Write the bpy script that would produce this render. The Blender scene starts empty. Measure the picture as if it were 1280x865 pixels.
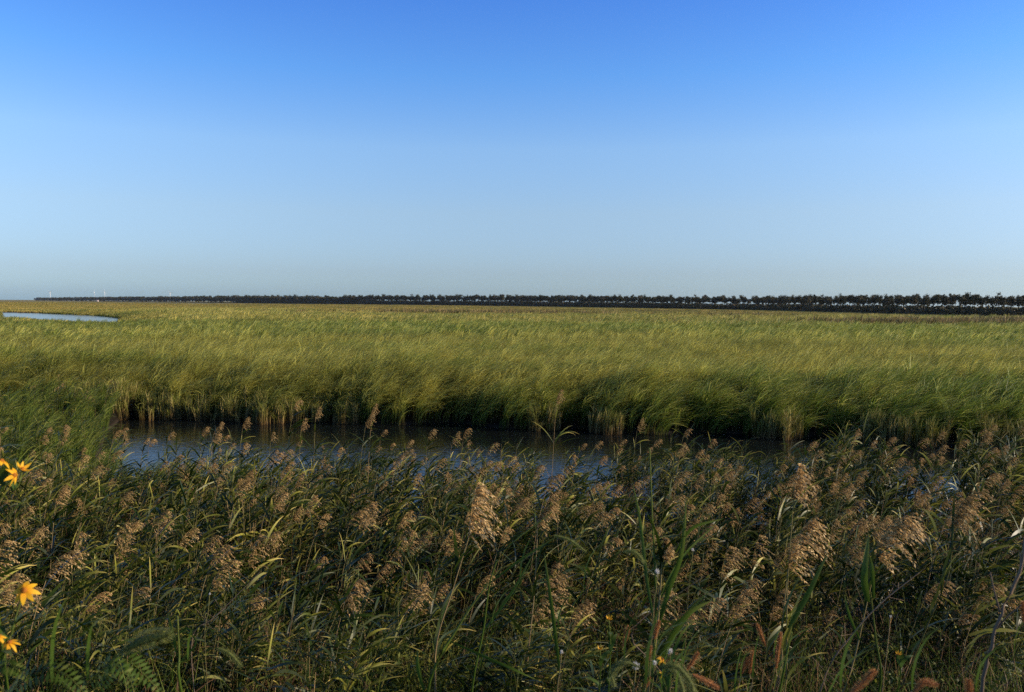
import bpy, math, random
import numpy as np
from mathutils import Matrix, Vector, Euler, noise as mnoise

random.seed(7)
RNG = np.random.default_rng(7)
scene = bpy.context.scene
COL = scene.collection
R = math.radians
F = 995.0            # focal length in photograph pixels (1280 wide)
EYE = 5.0            # eye height above the water

# ------------------------------------------------------------------ camera
cam_d = bpy.data.cameras.new('camera'); cam = bpy.data.objects.new('camera', cam_d); COL.objects.link(cam)
cam_d.sensor_width = 36; cam_d.lens = 36 * F / 1280
cam_d.clip_start = 0.05; cam_d.clip_end = 60000
PITCH, ROLL = math.atan(53.6 / F), R(0.416)
cam.matrix_world = Matrix.Translation((0, 0, EYE)) @ Matrix.Rotation(R(90) - PITCH, 4, 'X') @ Matrix.Rotation(ROLL, 4, 'Z')
cam_d.dof.use_dof = True; cam_d.dof.focus_distance = 11.0; cam_d.dof.aperture_fstop = 9
scene.camera = cam
CM = cam.matrix_world.copy()

def at(px, py, Y):
    """the point at depth Y (metres ahead) seen at photograph pixel px, py"""
    d = CM.to_3x3() @ Vector(((px - 640) / F, -(py - 432.5) / F, -1))
    return Vector((0, 0, EYE)) + d * (Y / d.y)

# ------------------------------------------------------------------ light
SUN_EL, SUN_AZ = 19.0, 94.0        # azimuth clockwise from the view direction (+Y) towards +X
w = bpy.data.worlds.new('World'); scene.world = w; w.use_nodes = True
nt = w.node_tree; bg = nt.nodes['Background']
sky = nt.nodes.new('ShaderNodeTexSky'); sky.sky_type = 'NISHITA'; sky.sun_disc = False
sky.sun_elevation = R(SUN_EL); sky.sun_rotation = R(SUN_AZ)
sky.air_density = 1.0; sky.dust_density = 0.6; sky.ozone_density = 4.0; sky.altitude = 0
# sky tint by height: bluish grey at the horizon, deep blue higher up
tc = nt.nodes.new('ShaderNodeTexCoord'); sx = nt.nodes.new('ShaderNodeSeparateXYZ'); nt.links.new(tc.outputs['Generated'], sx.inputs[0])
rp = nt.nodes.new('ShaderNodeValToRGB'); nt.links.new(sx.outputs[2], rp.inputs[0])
SKY_TONE = [(0, (.96, 1.36, 2.02)), (.037, (1.08, 1.21, 1.62)), (.111, (1.56, 1.49, 1.60)), (.187, (1.69, 1.75, 1.9)), (.27, (1.07, 1.62, 2.2)), (.355, (.78, 1.36, 2.3)), (.6, (.24, .36, .60)), (1, (.18, .24, .34))]  # overhead stops dimmed to cut ambient light and deepen the shadows
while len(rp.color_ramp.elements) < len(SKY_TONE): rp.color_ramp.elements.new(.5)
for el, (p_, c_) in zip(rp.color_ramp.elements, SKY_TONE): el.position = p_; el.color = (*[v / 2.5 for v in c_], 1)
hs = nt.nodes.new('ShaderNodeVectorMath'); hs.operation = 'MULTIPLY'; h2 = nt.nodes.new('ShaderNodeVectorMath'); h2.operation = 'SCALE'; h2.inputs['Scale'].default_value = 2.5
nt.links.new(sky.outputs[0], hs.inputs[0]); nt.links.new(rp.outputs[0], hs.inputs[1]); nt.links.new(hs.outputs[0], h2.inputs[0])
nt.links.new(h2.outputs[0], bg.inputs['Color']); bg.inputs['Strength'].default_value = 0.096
sd = bpy.data.lights.new('sun', 'SUN'); so = bpy.data.objects.new('sun', sd); COL.objects.link(so)
sd.energy = 5.0; sd.angle = R(0.53); sd.color = (1.0, 0.84, 0.62)
e, a = R(SUN_EL), R(SUN_AZ)
sv = Vector((math.sin(a) * math.cos(e), math.cos(a) * math.cos(e), math.sin(e)))
so.rotation_euler = sv.to_track_quat('Z', 'Y').to_euler(); so.location = (30, -10, 40)
vs = scene.view_settings
vs.view_transform = 'Standard'; vs.look = 'None'; vs.exposure = .2; vs.gamma = 1; vs.use_curve_mapping = False
scene.render.engine = 'CYCLES'
cy = scene.cycles
cy.max_bounces = 5; cy.diffuse_bounces = 1; cy.glossy_bounces = 3; cy.transmission_bounces = 3; cy.transparent_max_bounces = 4
cy.use_denoising = False; cy.caustics_reflective = False; cy.caustics_refractive = False
try:
    cy.denoising_prefilter = 'ACCURATE'
except Exception:
    pass

# ------------------------------------------------------------------ materials
class NT:
    def __init__(s, name):
        s.m = bpy.data.materials.new(name); s.m.use_nodes = True; s.t = s.m.node_tree; s.t.nodes.clear()
        s.out = s.n('ShaderNodeOutputMaterial')
    def n(s, typ, **kw):
        o = s.t.nodes.new(typ)
        for k, v in kw.items(): setattr(o, k, v)
        return o
    def l(s, a, b): s.t.links.new(a, b)
    def math(s, op, a, b=None, c=None, clamp=False):
        o = s.n('ShaderNodeMath', operation=op); o.use_clamp = clamp
        for i, v in enumerate((a, b, c)):
            if v is None: continue
            if isinstance(v, (int, float)): o.inputs[i].default_value = v
            else: s.l(v, o.inputs[i])
        return o.outputs[0]
    def mix(s, fac, a, b, blend='MIX'):
        o = s.n('ShaderNodeMix', data_type='RGBA', blend_type=blend)
        for k, v in ((0, fac), (6, a), (7, b)):
            if isinstance(v, (int, float)): o.inputs[k].default_value = v
            elif isinstance(v, tuple): o.inputs[k].default_value = (*v, 1)
            else: s.l(v, o.inputs[k])
        return o.outputs[2]
    def noise(s, scale, vec, detail=2, rough=.5):
        o = s.n('ShaderNodeTexNoise'); o.inputs['Scale'].default_value = scale
        o.inputs['Detail'].default_value = detail; o.inputs['Roughness'].default_value = rough
        s.l(vec, o.inputs['Vector']); return o.outputs['Fac']
    def ramp(s, fac, stops):
        o = s.n('ShaderNodeValToRGB'); el = o.color_ramp.elements
        while len(el) < len(stops): el.new(0.5)
        for q, (p, c) in zip(el, stops): q.position = p; q.color = (*c, 1)
        s.l(fac, o.inputs[0]); return o.outputs[0]
    def maprange(s, v, a, b, c=0., d=1.):
        o = s.n('ShaderNodeMapRange'); o.inputs[1].default_value = a; o.inputs[2].default_value = b
        o.inputs[3].default_value = c; o.inputs[4].default_value = d; s.l(v, o.inputs[0]); return o.outputs[0]

def plant_mat(name, stops, alt=None, translucent=.3, rough=.55, spec=.15, patch=None, vary=.35, patch_scale=.08, band=False, alt_at=.45):
    """colour runs along the blade (attribute t), differs per blade (attribute r), per plant and per patch of ground"""
    s = NT(name)
    at_ = s.n('ShaderNodeAttribute', attribute_name='t'); ar = s.n('ShaderNodeAttribute', attribute_name='r')
    oi = s.n('ShaderNodeObjectInfo'); geo = s.n('ShaderNodeNewGeometry')
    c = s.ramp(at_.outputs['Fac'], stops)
    if alt:
        c2 = s.ramp(at_.outputs['Fac'], alt)
        f = s.math('ADD', s.math('MULTIPLY', ar.outputs['Fac'], .62), s.math('MULTIPLY', oi.outputs['Random'], .5))
        f = s.maprange(f, alt_at, .95); c = s.mix(f, c, c2)
    if patch:
        mq = s.n('ShaderNodeMapping'); mq.inputs['Scale'].default_value = (.5, 1.4, 0); s.l(geo.outputs['Position'], mq.inputs[0])
        pn = s.noise(patch_scale, mq.outputs[0], 3, .6)
        if band:                                       # the ripe belt of the marsh, some metres back from the creek
            sy = s.n('ShaderNodeSeparateXYZ'); s.l(geo.outputs['Position'], sy.inputs[0])
            bd = s.math('MULTIPLY', s.maprange(sy.outputs[1], 30, 37), s.maprange(sy.outputs[1], 58, 84, 1, 0))
            pn = s.math('ADD', pn, s.math('MULTIPLY', s.math('SUBTRACT', bd, .35), .16))
        f = s.math('MULTIPLY', s.maprange(pn, .42, .60), s.maprange(at_.outputs['Fac'], .25, .85)); c = s.mix(s.math('MULTIPLY', f, patch[1]), c, patch[0]); mp = s.n('ShaderNodeMapping'); mp.inputs['Scale'].default_value = (.55, 1.5, 0); s.l(geo.outputs['Position'], mp.inputs[0]); c = s.mix(s.math('MULTIPLY', s.maprange(s.noise(.07, mp.outputs[0], 3, .55), .48, .66), .5), c, (.09, .13, .025))
    v = s.math('ADD', s.math('MULTIPLY', ar.outputs['Fac'], vary * 1.4), s.math('MULTIPLY', oi.outputs['Random'], vary))
    v = s.math('ADD', v, 1 - vary * 1.2)
    hsv = s.n('ShaderNodeHueSaturation'); s.l(c, hsv.inputs['Color']); s.l(v, hsv.inputs['Value'])
    b = s.n('ShaderNodeBsdfPrincipled'); s.l(hsv.outputs[0], b.inputs['Base Color'])
    b.inputs['Roughness'].default_value = rough; b.inputs['Specular IOR Level'].default_value = spec
    tr = s.n('ShaderNodeBsdfTranslucent'); s.l(hsv.outputs[0], tr.inputs['Color'])
    ms = s.n('ShaderNodeMixShader'); ms.inputs[0].default_value = translucent
    s.l(b.outputs[0], ms.inputs[1]); s.l(tr.outputs[0], ms.inputs[2]); s.l(ms.outputs[0], s.out.inputs[0])
    return s.m

def flat(name, col, rough=.6, spec=.3, nscale=None, amount=.3):
    s = NT(name); b = s.n('ShaderNodeBsdfPrincipled')
    b.inputs['Roughness'].default_value = rough; b.inputs['Specular IOR Level'].default_value = spec
    geo = s.n('ShaderNodeTexCoord')
    n = s.noise(nscale or 30, geo.outputs['Object'], 3, .6)
    c = s.mix(n, tuple(v * (1 - amount) for v in col), tuple(min(1, v * (1 + amount)) for v in col))
    s.l(c, b.inputs['Base Color']); s.l(b.outputs[0], s.out.inputs[0]); return s.m

M = {}
# the marsh grass: brown-green foot, green middle, straw coloured tips
M['marsh'] = plant_mat('marsh_grass_leaf', [(0, (.08, .065, .03)), (.22, (.07, .10, .014)), (.6, (.13, .22, .020)), (1, (.30, .36, .055))],
    [(0, (.24, .13, .06)), (.25, (.18, .15, .035)), (.6, (.24, .30, .04)), (1, (.74, .64, .20))], translucent=.42, rough=.5, spec=.2, patch=((.72, .62, .14), .78), vary=.5, band=True)
M['marsh_far'] = plant_mat('far_marsh_grass_leaf', [(0, (.06, .06, .02)), (.4, (.13, .21, .03)), (1, (.32, .36, .07))],
    [(0, (.16, .11, .03)), (.4, (.36, .30, .06)), (1, (.76, .58, .20))], translucent=.3, rough=.5, patch=((.68, .54, .13), .8), patch_scale=.022)
M['dark_band'] = plant_mat('far_reed_leaf', [(0, (.06, .06, .02)), (.6, (.15, .15, .04)), (1, (.26, .20, .07))],
    [(0, (.08, .06, .03)), (1, (.34, .22, .10))], translucent=.2)
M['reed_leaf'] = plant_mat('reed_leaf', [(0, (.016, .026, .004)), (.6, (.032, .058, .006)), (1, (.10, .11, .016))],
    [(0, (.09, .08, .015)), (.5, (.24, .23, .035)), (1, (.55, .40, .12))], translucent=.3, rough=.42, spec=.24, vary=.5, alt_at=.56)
M['reed_stem'] = plant_mat('reed_stem', [(0, (.16, .11, .05)), (.6, (.15, .14, .05)), (1, (.17, .17, .05))],
    [(0, (.22, .14, .08)), (1, (.30, .20, .10))], translucent=0, rough=.45)
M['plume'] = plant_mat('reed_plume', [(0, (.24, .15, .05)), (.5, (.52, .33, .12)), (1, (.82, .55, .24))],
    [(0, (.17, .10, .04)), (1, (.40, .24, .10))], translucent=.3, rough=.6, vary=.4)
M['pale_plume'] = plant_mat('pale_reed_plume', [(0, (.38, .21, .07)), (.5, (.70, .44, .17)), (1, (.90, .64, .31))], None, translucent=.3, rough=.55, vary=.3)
M['green_grass'] = plant_mat('bank_grass', [(0, (.03, .035, .012)), (.4, (.09, .16, .018)), (1, (.30, .34, .06))],
    [(0, (.06, .05, .02)), (.5, (.11, .14, .02)), (1, (.30, .27, .07))], translucent=.35, vary=.35)
M['weed'] = plant_mat('weed_leaf', [(0, (.014, .03, .005)), (1, (.035, .065, .009))], [(0, (.05, .06, .012)), (1, (.20, .20, .03))], translucent=.3, vary=.45)
M['dead'] = plant_mat('dead_stalk', [(0, (.07, .035, .015)), (1, (.18, .10, .045))], [(0, (.16, .085, .04)), (1, (.44, .28, .13))], translucent=.05, vary=.4)
M['brown_weed'] = plant_mat('withered_weed', [(0, (.05, .035, .018)), (1, (.12, .075, .04))], [(0, (.07, .05, .02)), (1, (.22, .14, .07))], translucent=.1, vary=.4)
M['broad_leaf'] = plant_mat('broad_leaf', [(0, (.05, .09, .012)), (.6, (.09, .14, .02)), (1, (.19, .21, .05))], None, translucent=.4, rough=.45, spec=.2, vary=.2)
M['foxtail_brown'] = plant_mat('brown_seed_head', [(0, (.34, .13, .04)), (1, (.62, .29, .11))], None, translucent=.2, vary=.3)
M['foxtail_green'] = plant_mat('green_seed_head', [(0, (.14, .17, .04)), (1, (.32, .33, .11))], None, translucent=.35, vary=.3)
M['petal'] = plant_mat('yellow_petal', [(0, (.90, .36, .015)), (1, (.93, .54, .03))], None, translucent=.3, rough=.55, spec=.2, vary=.12)
M['floret'] = flat('flower_disc', (.38, .13, .02), .8, .1, 400)
M['fluff'] = plant_mat('seed_fluff', [(0, (.72, .68, .62)), (1, (.85, .82, .78))], None, translucent=.4, rough=.8, spec=.1, vary=.1)
M['twig'] = plant_mat('dry_twig', [(0, (.13, .09, .06)), (1, (.26, .18, .12))], None, translucent=0, rough=.8, vary=.3)
M['tree_leaf'] = plant_mat('windbreak_leaf', [(0, (.035, .045, .018)), (1, (.07, .08, .03))], [(0, (.07, .055, .03)), (1, (.12, .085, .045))], translucent=.15, vary=.5)
M['bark'] = flat('bark', (.09, .07, .055), .9, .1, 3, .4)
M['turbine'] = flat('turbine_white', (.82, .83, .84), .4, .4, .1, .03)
M['hut'] = flat('hut_wall', (.62, .50, .45), .8, .2, 1, .1)
M['hut_roof'] = flat('hut_roof', (.40, .30, .27), .8, .2, 1, .1)
M['mud'] = flat('wet_mud', (.06, .045, .03), .4, .4, 4, .4)

# ground
s = NT('ground'); geo = s.n('ShaderNodeNewGeometry'); P_ = geo.outputs['Position']
sep = s.n('ShaderNodeSeparateXYZ'); s.l(P_, sep.inputs[0])
n1 = s.noise(1.7, P_, 4, .65); n2 = s.noise(.012, P_, 5, .62); n3 = s.noise(.0022, P_, 4, .6); n4 = s.noise(.09, P_, 4, .7)
soil = s.ramp(n1, [(.3, (.008, .006, .004)), (.7, (.02, .015, .009))])
mead = s.ramp(n2, [(.36, (.17, .18, .035)), (.46, (.36, .28, .055)), (.56, (.48, .33, .08)), (.68, (.40, .22, .07))])
mead = s.mix(s.maprange(n3, .4, .62), mead, (.20, .19, .055))
mead = s.mix(s.math('MULTIPLY', s.maprange(n4, .35, .7), .55), mead, (.10, .09, .03))
far = s.maprange(sep.outputs[1], 70, 130)
col = s.mix(far, soil, mead)
wet = s.maprange(sep.outputs[2], .04, .14); col = s.mix(wet, (.035, .026, .018), col)
b = s.n('ShaderNodeBsdfPrincipled'); s.l(col, b.inputs['Base Color']); b.inputs['Roughness'].default_value = .9
b.inputs['Specular IOR Level'].default_value = .1
bp = s.n('ShaderNodeBump'); bp.inputs['Strength'].default_value = .8; bp.inputs['Distance'].default_value = .1
s.l(n1, bp.inputs['Height']); s.l(bp.outputs[0], b.inputs['Normal']); s.l(b.outputs[0], s.out.inputs[0]); M['ground'] = s.m
# water
def water_mat(name, col, rough, bscale, bstr):
    s = NT(name); geo = s.n('ShaderNodeNewGeometry')
    mp = s.n('ShaderNodeMapping'); mp.inputs['Scale'].default_value = (1, 2.2, 1); s.l(geo.outputs['Position'], mp.inputs[0])
    b = s.n('ShaderNodeBsdfPrincipled'); b.inputs['Base Color'].default_value = (*col, 1); b.inputs['Roughness'].default_value = rough
    b.inputs['IOR'].default_value = 1.33; b.inputs['Specular IOR Level'].default_value = .5
    n = s.noise(bscale, mp.outputs[0], 3, .55); bp = s.n('ShaderNodeBump'); bp.inputs['Strength'].default_value = bstr
    bp.inputs['Distance'].default_value = .03; s.l(n, bp.inputs['Height']); s.l(bp.outputs[0], b.inputs['Normal'])
    s.l(b.outputs[0], s.out.inputs[0]); return s.m
M['water'] = water_mat('creek_water', (.008, .010, .010), .05, 3.0, .34)
M['pool'] = water_mat('pool_water', (.05, .06, .07), .12, 1.2, .3)

# ------------------------------------------------------------------ mesh helpers
class MB:
    """collects ribbons, tubes and loose faces with two attributes: t (along) and r (per piece)"""
    def __init__(s): s.v, s.q, s.t, s.r, s.n = [], [], [], [], 0
    def add(s, V, Q, T, RR):
        V = np.asarray(V, float).reshape(-1, 3)
        s.v.append(V); s.q.append(np.asarray(Q, int).reshape(-1, 4) + s.n); s.t.append(np.asarray(T, float).ravel()); s.r.append(np.asarray(RR, float).ravel())
        s.n += len(V)
    def ribbons(s, P, S, W, T=None, rr=None):
        """P (B,n,3) centre lines, S (B,n,3) side vectors, W (B,n) half widths"""
        P = np.asarray(P, float); B, n, _ = P.shape
        V = np.stack([P - S * W[..., None], P + S * W[..., None]], 2).reshape(-1, 3)
        i = (np.arange(B)[:, None] * n + np.arange(n - 1)[None]) * 2; i = i.ravel()
        Q = np.stack([i, i + 1, i + 3, i + 2], 1)
        if T is None: T = np.broadcast_to(np.linspace(0, 1, n), (B, n))
        if rr is None: rr = RNG.random(B)
        s.add(V, Q, np.repeat(T.reshape(-1), 2), np.repeat(rr, n * 2))
    def tubes(s, P, W, k=4, T=None, rr=None):
        P = np.asarray(P, float); B, n, _ = P.shape
        d = np.gradient(P, axis=1); d /= np.linalg.norm(d, axis=2, keepdims=True) + 1e-9
        ref = np.where(np.abs(d[..., 2:3]) > .9, np.array([1., 0, 0]), np.array([0, 0, 1.]))
        a = np.cross(d, ref); a /= np.linalg.norm(a, axis=2, keepdims=True) + 1e-9; bb = np.cross(d, a)
        an = np.arange(k) / k * 2 * np.pi
        V = P[:, :, None] + (a[:, :, None] * np.cos(an)[None, None, :, None] + bb[:, :, None] * np.sin(an)[None, None, :, None]) * W[:, :, None, None]
        base = (np.arange(B)[:, None, None] * n + np.arange(n - 1)[None, :, None]) * k; j = np.arange(k)[None, None]; j2 = (j + 1) % k
        Q = np.stack([base + j, base + j2, base + k + j2, base + k + j], -1).reshape(-1, 4)
        if T is None: T = np.broadcast_to(np.linspace(0, 1, n), (B, n))
        if rr is None: rr = RNG.random(B)
        s.add(V.reshape(-1, 3), Q, np.repeat(T.reshape(-1), k), np.repeat(rr, n * k))
    def leaves(s, C, D, N_, L, W, T=None, rr=None):
        """loose rhombic leaves: centre C, long axis D, side N_, length L, half width W"""
        B = len(C); C = np.asarray(C, float)
        L = np.broadcast_to(L, (B,))[:, None]; W = np.broadcast_to(W, (B,))[:, None]
        V = np.stack([C - D * L * .5, C + N_ * W, C + D * L * .5, C - N_ * W], 1)
        i = np.arange(B) * 4; Q = np.stack([i, i + 1, i + 2, i + 3], 1)
        if T is None: T = RNG.random(B)
        if rr is None: rr = RNG.random(B)
        s.add(V.reshape(-1, 3), Q, np.repeat(T, 4), np.repeat(rr, 4))
    def mesh(s, name, mat, smooth=False):
        me = bpy.data.meshes.new(name)
        V = np.concatenate(s.v); Q = np.concatenate(s.q)
        me.vertices.add(len(V)); me.vertices.foreach_set('co', V.astype(np.float32).ravel())
        me.loops.add(Q.size); me.loops.foreach_set('vertex_index', Q.astype(np.int32).ravel())
        me.polygons.add(len(Q)); me.polygons.foreach_set('loop_start', (np.arange(len(Q)) * 4).astype(np.int32))
        for nm, ar in (('t', s.t), ('r', s.r)):
            at_ = me.attributes.new(nm, 'FLOAT', 'POINT'); at_.data.foreach_set('value', np.concatenate(ar).astype(np.float32))
        me.update(calc_edges=True); me.validate()
        if smooth: me.polygons.foreach_set('use_smooth', np.ones(len(Q), bool))
        me.materials.append(mat); return me
    def build(s, name, mat, parent=None, smooth=False):
        o = bpy.data.objects.new(name, s.mesh(name, mat, smooth)); COL.objects.link(o)
        if parent: o.parent = parent
        return o

def unit(v): return v / (np.linalg.norm(v, axis=-1, keepdims=True) + 1e-9)
def rdir(n):
    v = RNG.normal(size=(n, 3)); return unit(v)

def tag(o, label=None, cat=None, group=None, kind=None):
    for k, v in (('label', label), ('category', cat), ('group', group), ('kind', kind)):
        if v: o[k] = v
    return o
def empty(name, loc, rz=0, label=None, cat=None, group=None):
    o = bpy.data.objects.new(name, None); COL.objects.link(o); o.location = loc; o.rotation_euler = (0, 0, rz); o.empty_display_size = .1
    return tag(o, label, cat, group)
def link_mesh(name, me, parent):
    o = bpy.data.objects.new(name, me); COL.objects.link(o); o.parent = parent; return o

def arc_blades(B, n, H, lean, head, x0, droop=1.6, jit=0.):
    """grass blades: rise from x0 (B,3) to about height H, bending over by lean (radians at tip) towards heading head"""
    s_ = np.linspace(0, 1, n)[None]
    ang = lean[:, None] * s_ ** droop                       # angle from the vertical
    ds = H[:, None] / (n - 1)
    dx = np.sin(ang) * ds; dz = np.cos(ang) * ds
    X = np.concatenate([np.zeros((B, 1)), np.cumsum(dx[:, :-1], 1)], 1); Z = np.concatenate([np.zeros((B, 1)), np.cumsum(dz[:, :-1], 1)], 1)
    P = np.stack([np.cos(head)[:, None] * X, np.sin(head)[:, None] * X, Z], -1) + x0[:, None]
    return P
def blade_w(n, w0, B, power=1.0):
    s_ = np.linspace(0, 1, n); f = (1 - s_ ** 2.2) * (.55 + .45 * np.minimum(1, s_ * 5)); f[-1] = .03
    return np.asarray(w0).reshape(-1, 1) * f[None] * np.ones((B, 1))

# ------------------------------------------------------------------ scatter: one object, points carrying instances
def scatter(name, protos, pts, rot, scl, idx, label=None, cat=None):
    me = bpy.data.meshes.new(name); n = len(pts)
    me.vertices.add(n); me.vertices.foreach_set('co', np.asarray(pts, np.float32).ravel())
    for nm, ar in (('rot', rot), ('scl', scl)):
        at_ = me.attributes.new(nm, 'FLOAT_VECTOR', 'POINT'); at_.data.foreach_set('vector', np.asarray(ar, np.float32).ravel())
    at_ = me.attributes.new('idx', 'INT', 'POINT'); at_.data.foreach_set('value', np.asarray(idx, np.int32))
    o = bpy.data.objects.new(name, me); COL.objects.link(o)
    g = bpy.data.node_groups.new(name, 'GeometryNodeTree')
    g.interface.new_socket('Geometry', in_out='INPUT', socket_type='NodeSocketGeometry')
    g.interface.new_socket('Geometry', in_out='OUTPUT', socket_type='NodeSocketGeometry')
    gi = g.nodes.new('NodeGroupInput'); go = g.nodes.new('NodeGroupOutput'); iop = g.nodes.new('GeometryNodeInstanceOnPoints')
    jn = g.nodes.new('GeometryNodeJoinGeometry')
    for p in reversed(protos):
        oi = g.nodes.new('GeometryNodeObjectInfo'); oi.inputs['Object'].default_value = p; oi.inputs['As Instance'].default_value = False
        gt = g.nodes.new('GeometryNodeGeometryToInstance'); g.links.new(oi.outputs['Geometry'], gt.inputs[0]); g.links.new(gt.outputs[0], jn.inputs[0])
    def attr(nm, ty):
        a_ = g.nodes.new('GeometryNodeInputNamedAttribute'); a_.data_type = ty; a_.inputs['Name'].default_value = nm; return a_.outputs[0]
    g.links.new(gi.outputs[0], iop.inputs['Points']); g.links.new(jn.outputs[0], iop.inputs['Instance'])
    iop.inputs['Pick Instance'].default_value = True
    g.links.new(attr('idx', 'INT'), iop.inputs['Instance Index'])
    er = g.nodes.new('FunctionNodeEulerToRotation'); g.links.new(attr('rot', 'FLOAT_VECTOR'), er.inputs[0]); g.links.new(er.outputs[0], iop.inputs['Rotation'])
    g.links.new(attr('scl', 'FLOAT_VECTOR'), iop.inputs['Scale']); g.links.new(iop.outputs[0], go.inputs[0])
    md = o.modifiers.new('scatter', 'NODES'); md.node_group = g
    for p in protos:
        for m in p.data.materials:
            if m.name not in [q.name for q in me.materials]: me.materials.append(m)
    tag(o, label, cat, None, 'stuff'); return o
def proto(name, mb_mats):
    """an unlinked object that only lends its mesh to a scatter; mb_mats: list of (MB, material) merged by join"""
    V, Q, T, RR, MI, n = [], [], [], [], [], 0
    mats = []
    for mb, m in mb_mats:
        v = np.concatenate(mb.v); q = np.concatenate(mb.q) + n
        V.append(v); Q.append(q); T.append(np.concatenate(mb.t)); RR.append(np.concatenate(mb.r)); MI.append(np.full(len(q), len(mats))); mats.append(m); n += len(v)
    mb = MB(); mb.v, mb.q, mb.t, mb.r = [np.concatenate(V)], [np.concatenate(Q)], [np.concatenate(T)], [np.concatenate(RR)]
    me = mb.mesh(name, mats[0])
    for m in mats[1:]: me.materials.append(m)
    me.polygons.foreach_set('material_index', np.concatenate(MI).astype(np.int32))
    return bpy.data.objects.new(name, me)

# smooth value noise (numpy)
_perm = np.random.default_rng(3).random((64, 64))
def vnoise(x, y):
    x = np.asarray(x, float); y = np.asarray(y, float)
    xi, yi = np.floor(x).astype(int), np.floor(y).astype(int); fx, fy = x - xi, y - yi
    fx = fx * fx * (3 - 2 * fx); fy = fy * fy * (3 - 2 * fy)
    g = lambda a, b: _perm[a % 64, b % 64]
    return (g(xi, yi) * (1 - fx) + g(xi + 1, yi) * fx) * (1 - fy) + (g(xi, yi + 1) * (1 - fx) + g(xi + 1, yi + 1) * fx) * fy
def fbm(x, y, o=3):
    v, a_, t = 0, 1., 0
    for k in range(o):
        v = v + a_ * vnoise(np.asarray(x) * 2 ** k + 17 * k, np.asarray(y) * 2 ** k + 5 * k); t += a_; a_ *= .5
    return v / t

# ------------------------------------------------------------------ the lie of the land
def y_near(x):   # where the near bank meets the creek
    x = np.asarray(x, float)
    return np.interp(x, [-60, -19, -17, -15, -12, -8.5, -4, 40], [60, 45, 36.5, 30, 23.5, 18.8, 18.2, 18.2]) + (fbm(x * .5, x * 0 + 3) - .5) * 1.4
def y_far(x):    # where the far bank begins
    x = np.asarray(x, float)
    return np.interp(x, [-80, -16, 0, 15, 25, 60], [37.5, 34.3, 31.4, 28.8, 26.4, 25]) + (fbm(x * .40, x * 0 + 9, 3) - .5) * 2.6
POOL = np.array([(-112, 174), (-94, 160), (-82, 147), (-70, 134), (-57, 121), (-72, 148), (-92, 185), (-104, 214), (-122, 240), (-140, 262), (-170, 290), (-196, 306)], float)
def in_poly(x, y, poly):
    ins = np.zeros(np.shape(x), bool); n = len(poly)
    for i in range(n):
        x1, y1 = poly[i]; x2, y2 = poly[(i + 1) % n]
        c = ((y1 > y) != (y2 > y)) & (x < (x2 - x1) * (y - y1) / (y2 - y1 + 1e-9) + x1); ins ^= c
    return ins
def poly_dist(x, y, poly):
    d = np.full(np.shape(x), 1e9); n = len(poly)
    for i in range(n):
        a_ = poly[i]; b_ = poly[(i + 1) % n]; ab = b_ - a_
        t = np.clip(((x - a_[0]) * ab[0] + (y - a_[1]) * ab[1]) / (ab @ ab), 0, 1)
        d = np.minimum(d, np.hypot(x - a_[0] - t * ab[0], y - a_[1] - t * ab[1]))
    return np.where(in_poly(x, y, poly), -d, d)
FARPOOLS = [(100, 548, 62, 34), (-600, 1420, 105, 120)]
def ground_z(x, y):
    x = np.asarray(x, float); y = np.asarray(y, float)
    yn, yf = y_near(x), y_far(x)
    near = np.interp(y, [-30, -3, 2, 3.5, 5, 8, 12, 16], [3.4, 3.4, 3.3, 2.75, 2.0, 1.1, .65, .32])
    near = near + (fbm(x * .8, y * .8) - .5) * .18
    edge = np.clip((yn - y) / 1.6, 0, 1); edge = edge * edge * (3 - 2 * edge)
    near = -.7 + (near + .7) * edge
    fe = np.clip((y - yf) / 1.2 + .1, 0, 1); fe = fe * fe * (3 - 2 * fe)
    far = -.7 + (.95 + .12 * (fbm(x * .12, y * .12) - .5)) * fe
    z = np.where(y < (yn + yf) / 2, near, far)
    z = np.where(yn >= yf - .5, np.maximum(near, .22), z)
    pd = poly_dist(x, y, POOL); z = np.where(pd < 6, np.minimum(z, np.clip(pd, -4, 6) * .1 - .3), z)
    for cx, cy_, rx, ry in FARPOOLS:
        d = np.hypot((x - cx) / rx, (y - cy_) / ry) - 1 + (fbm(x * .02, y * .03) - .5) * .9
        z = np.where(d < .2, np.minimum(z, np.clip(d, -.3, .2) * 2.2 - .12), z)
    return z
rows = np.concatenate([np.arange(-16, 46, .25), 46 * 1.018 ** np.arange(1, 318)])
tt = np.linspace(-1.25, 1.25, 330)
X = tt[None] * np.maximum(34, rows + 10)[:, None]; Y = np.broadcast_to(rows[:, None], X.shape); Z = ground_z(X, Y)
nr, nc = X.shape; i = (np.arange(nr - 1)[:, None] * nc + np.arange(nc - 1)[None]).ravel()
mb = MB(); mb.add(np.stack([X, Y, Z], -1), np.stack([i, i + 1, i + nc + 1, i + nc], 1), np.zeros(X.size), np.zeros(X.size))
g = mb.build('ground', M['ground'], smooth=True); tag(g, 'wide flat marsh and the sloping near bank of the creek', 'ground', None, 'structure')
def sheet(name, mat, pts, label, cat):
    me = bpy.data.meshes.new(name); me.from_pydata([(x, y, 0.0) for x, y in pts], [], [tuple(range(len(pts)))]); me.materials.append(mat)
    o = bpy.data.objects.new(name, me); COL.objects.link(o); return tag(o, label, cat, None, 'structure')
sheet('creek_water', M['water'], [(-40, 12), (48, 12), (48, 50), (-40, 50)], 'dark creek between the near reeds and the far bank', 'creek')
sheet('pool_water', M['pool'], [(-245, 105), (-40, 105), (-40, 345), (-245, 345)], 'pale blue pool lying in the marsh', 'pool')
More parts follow.
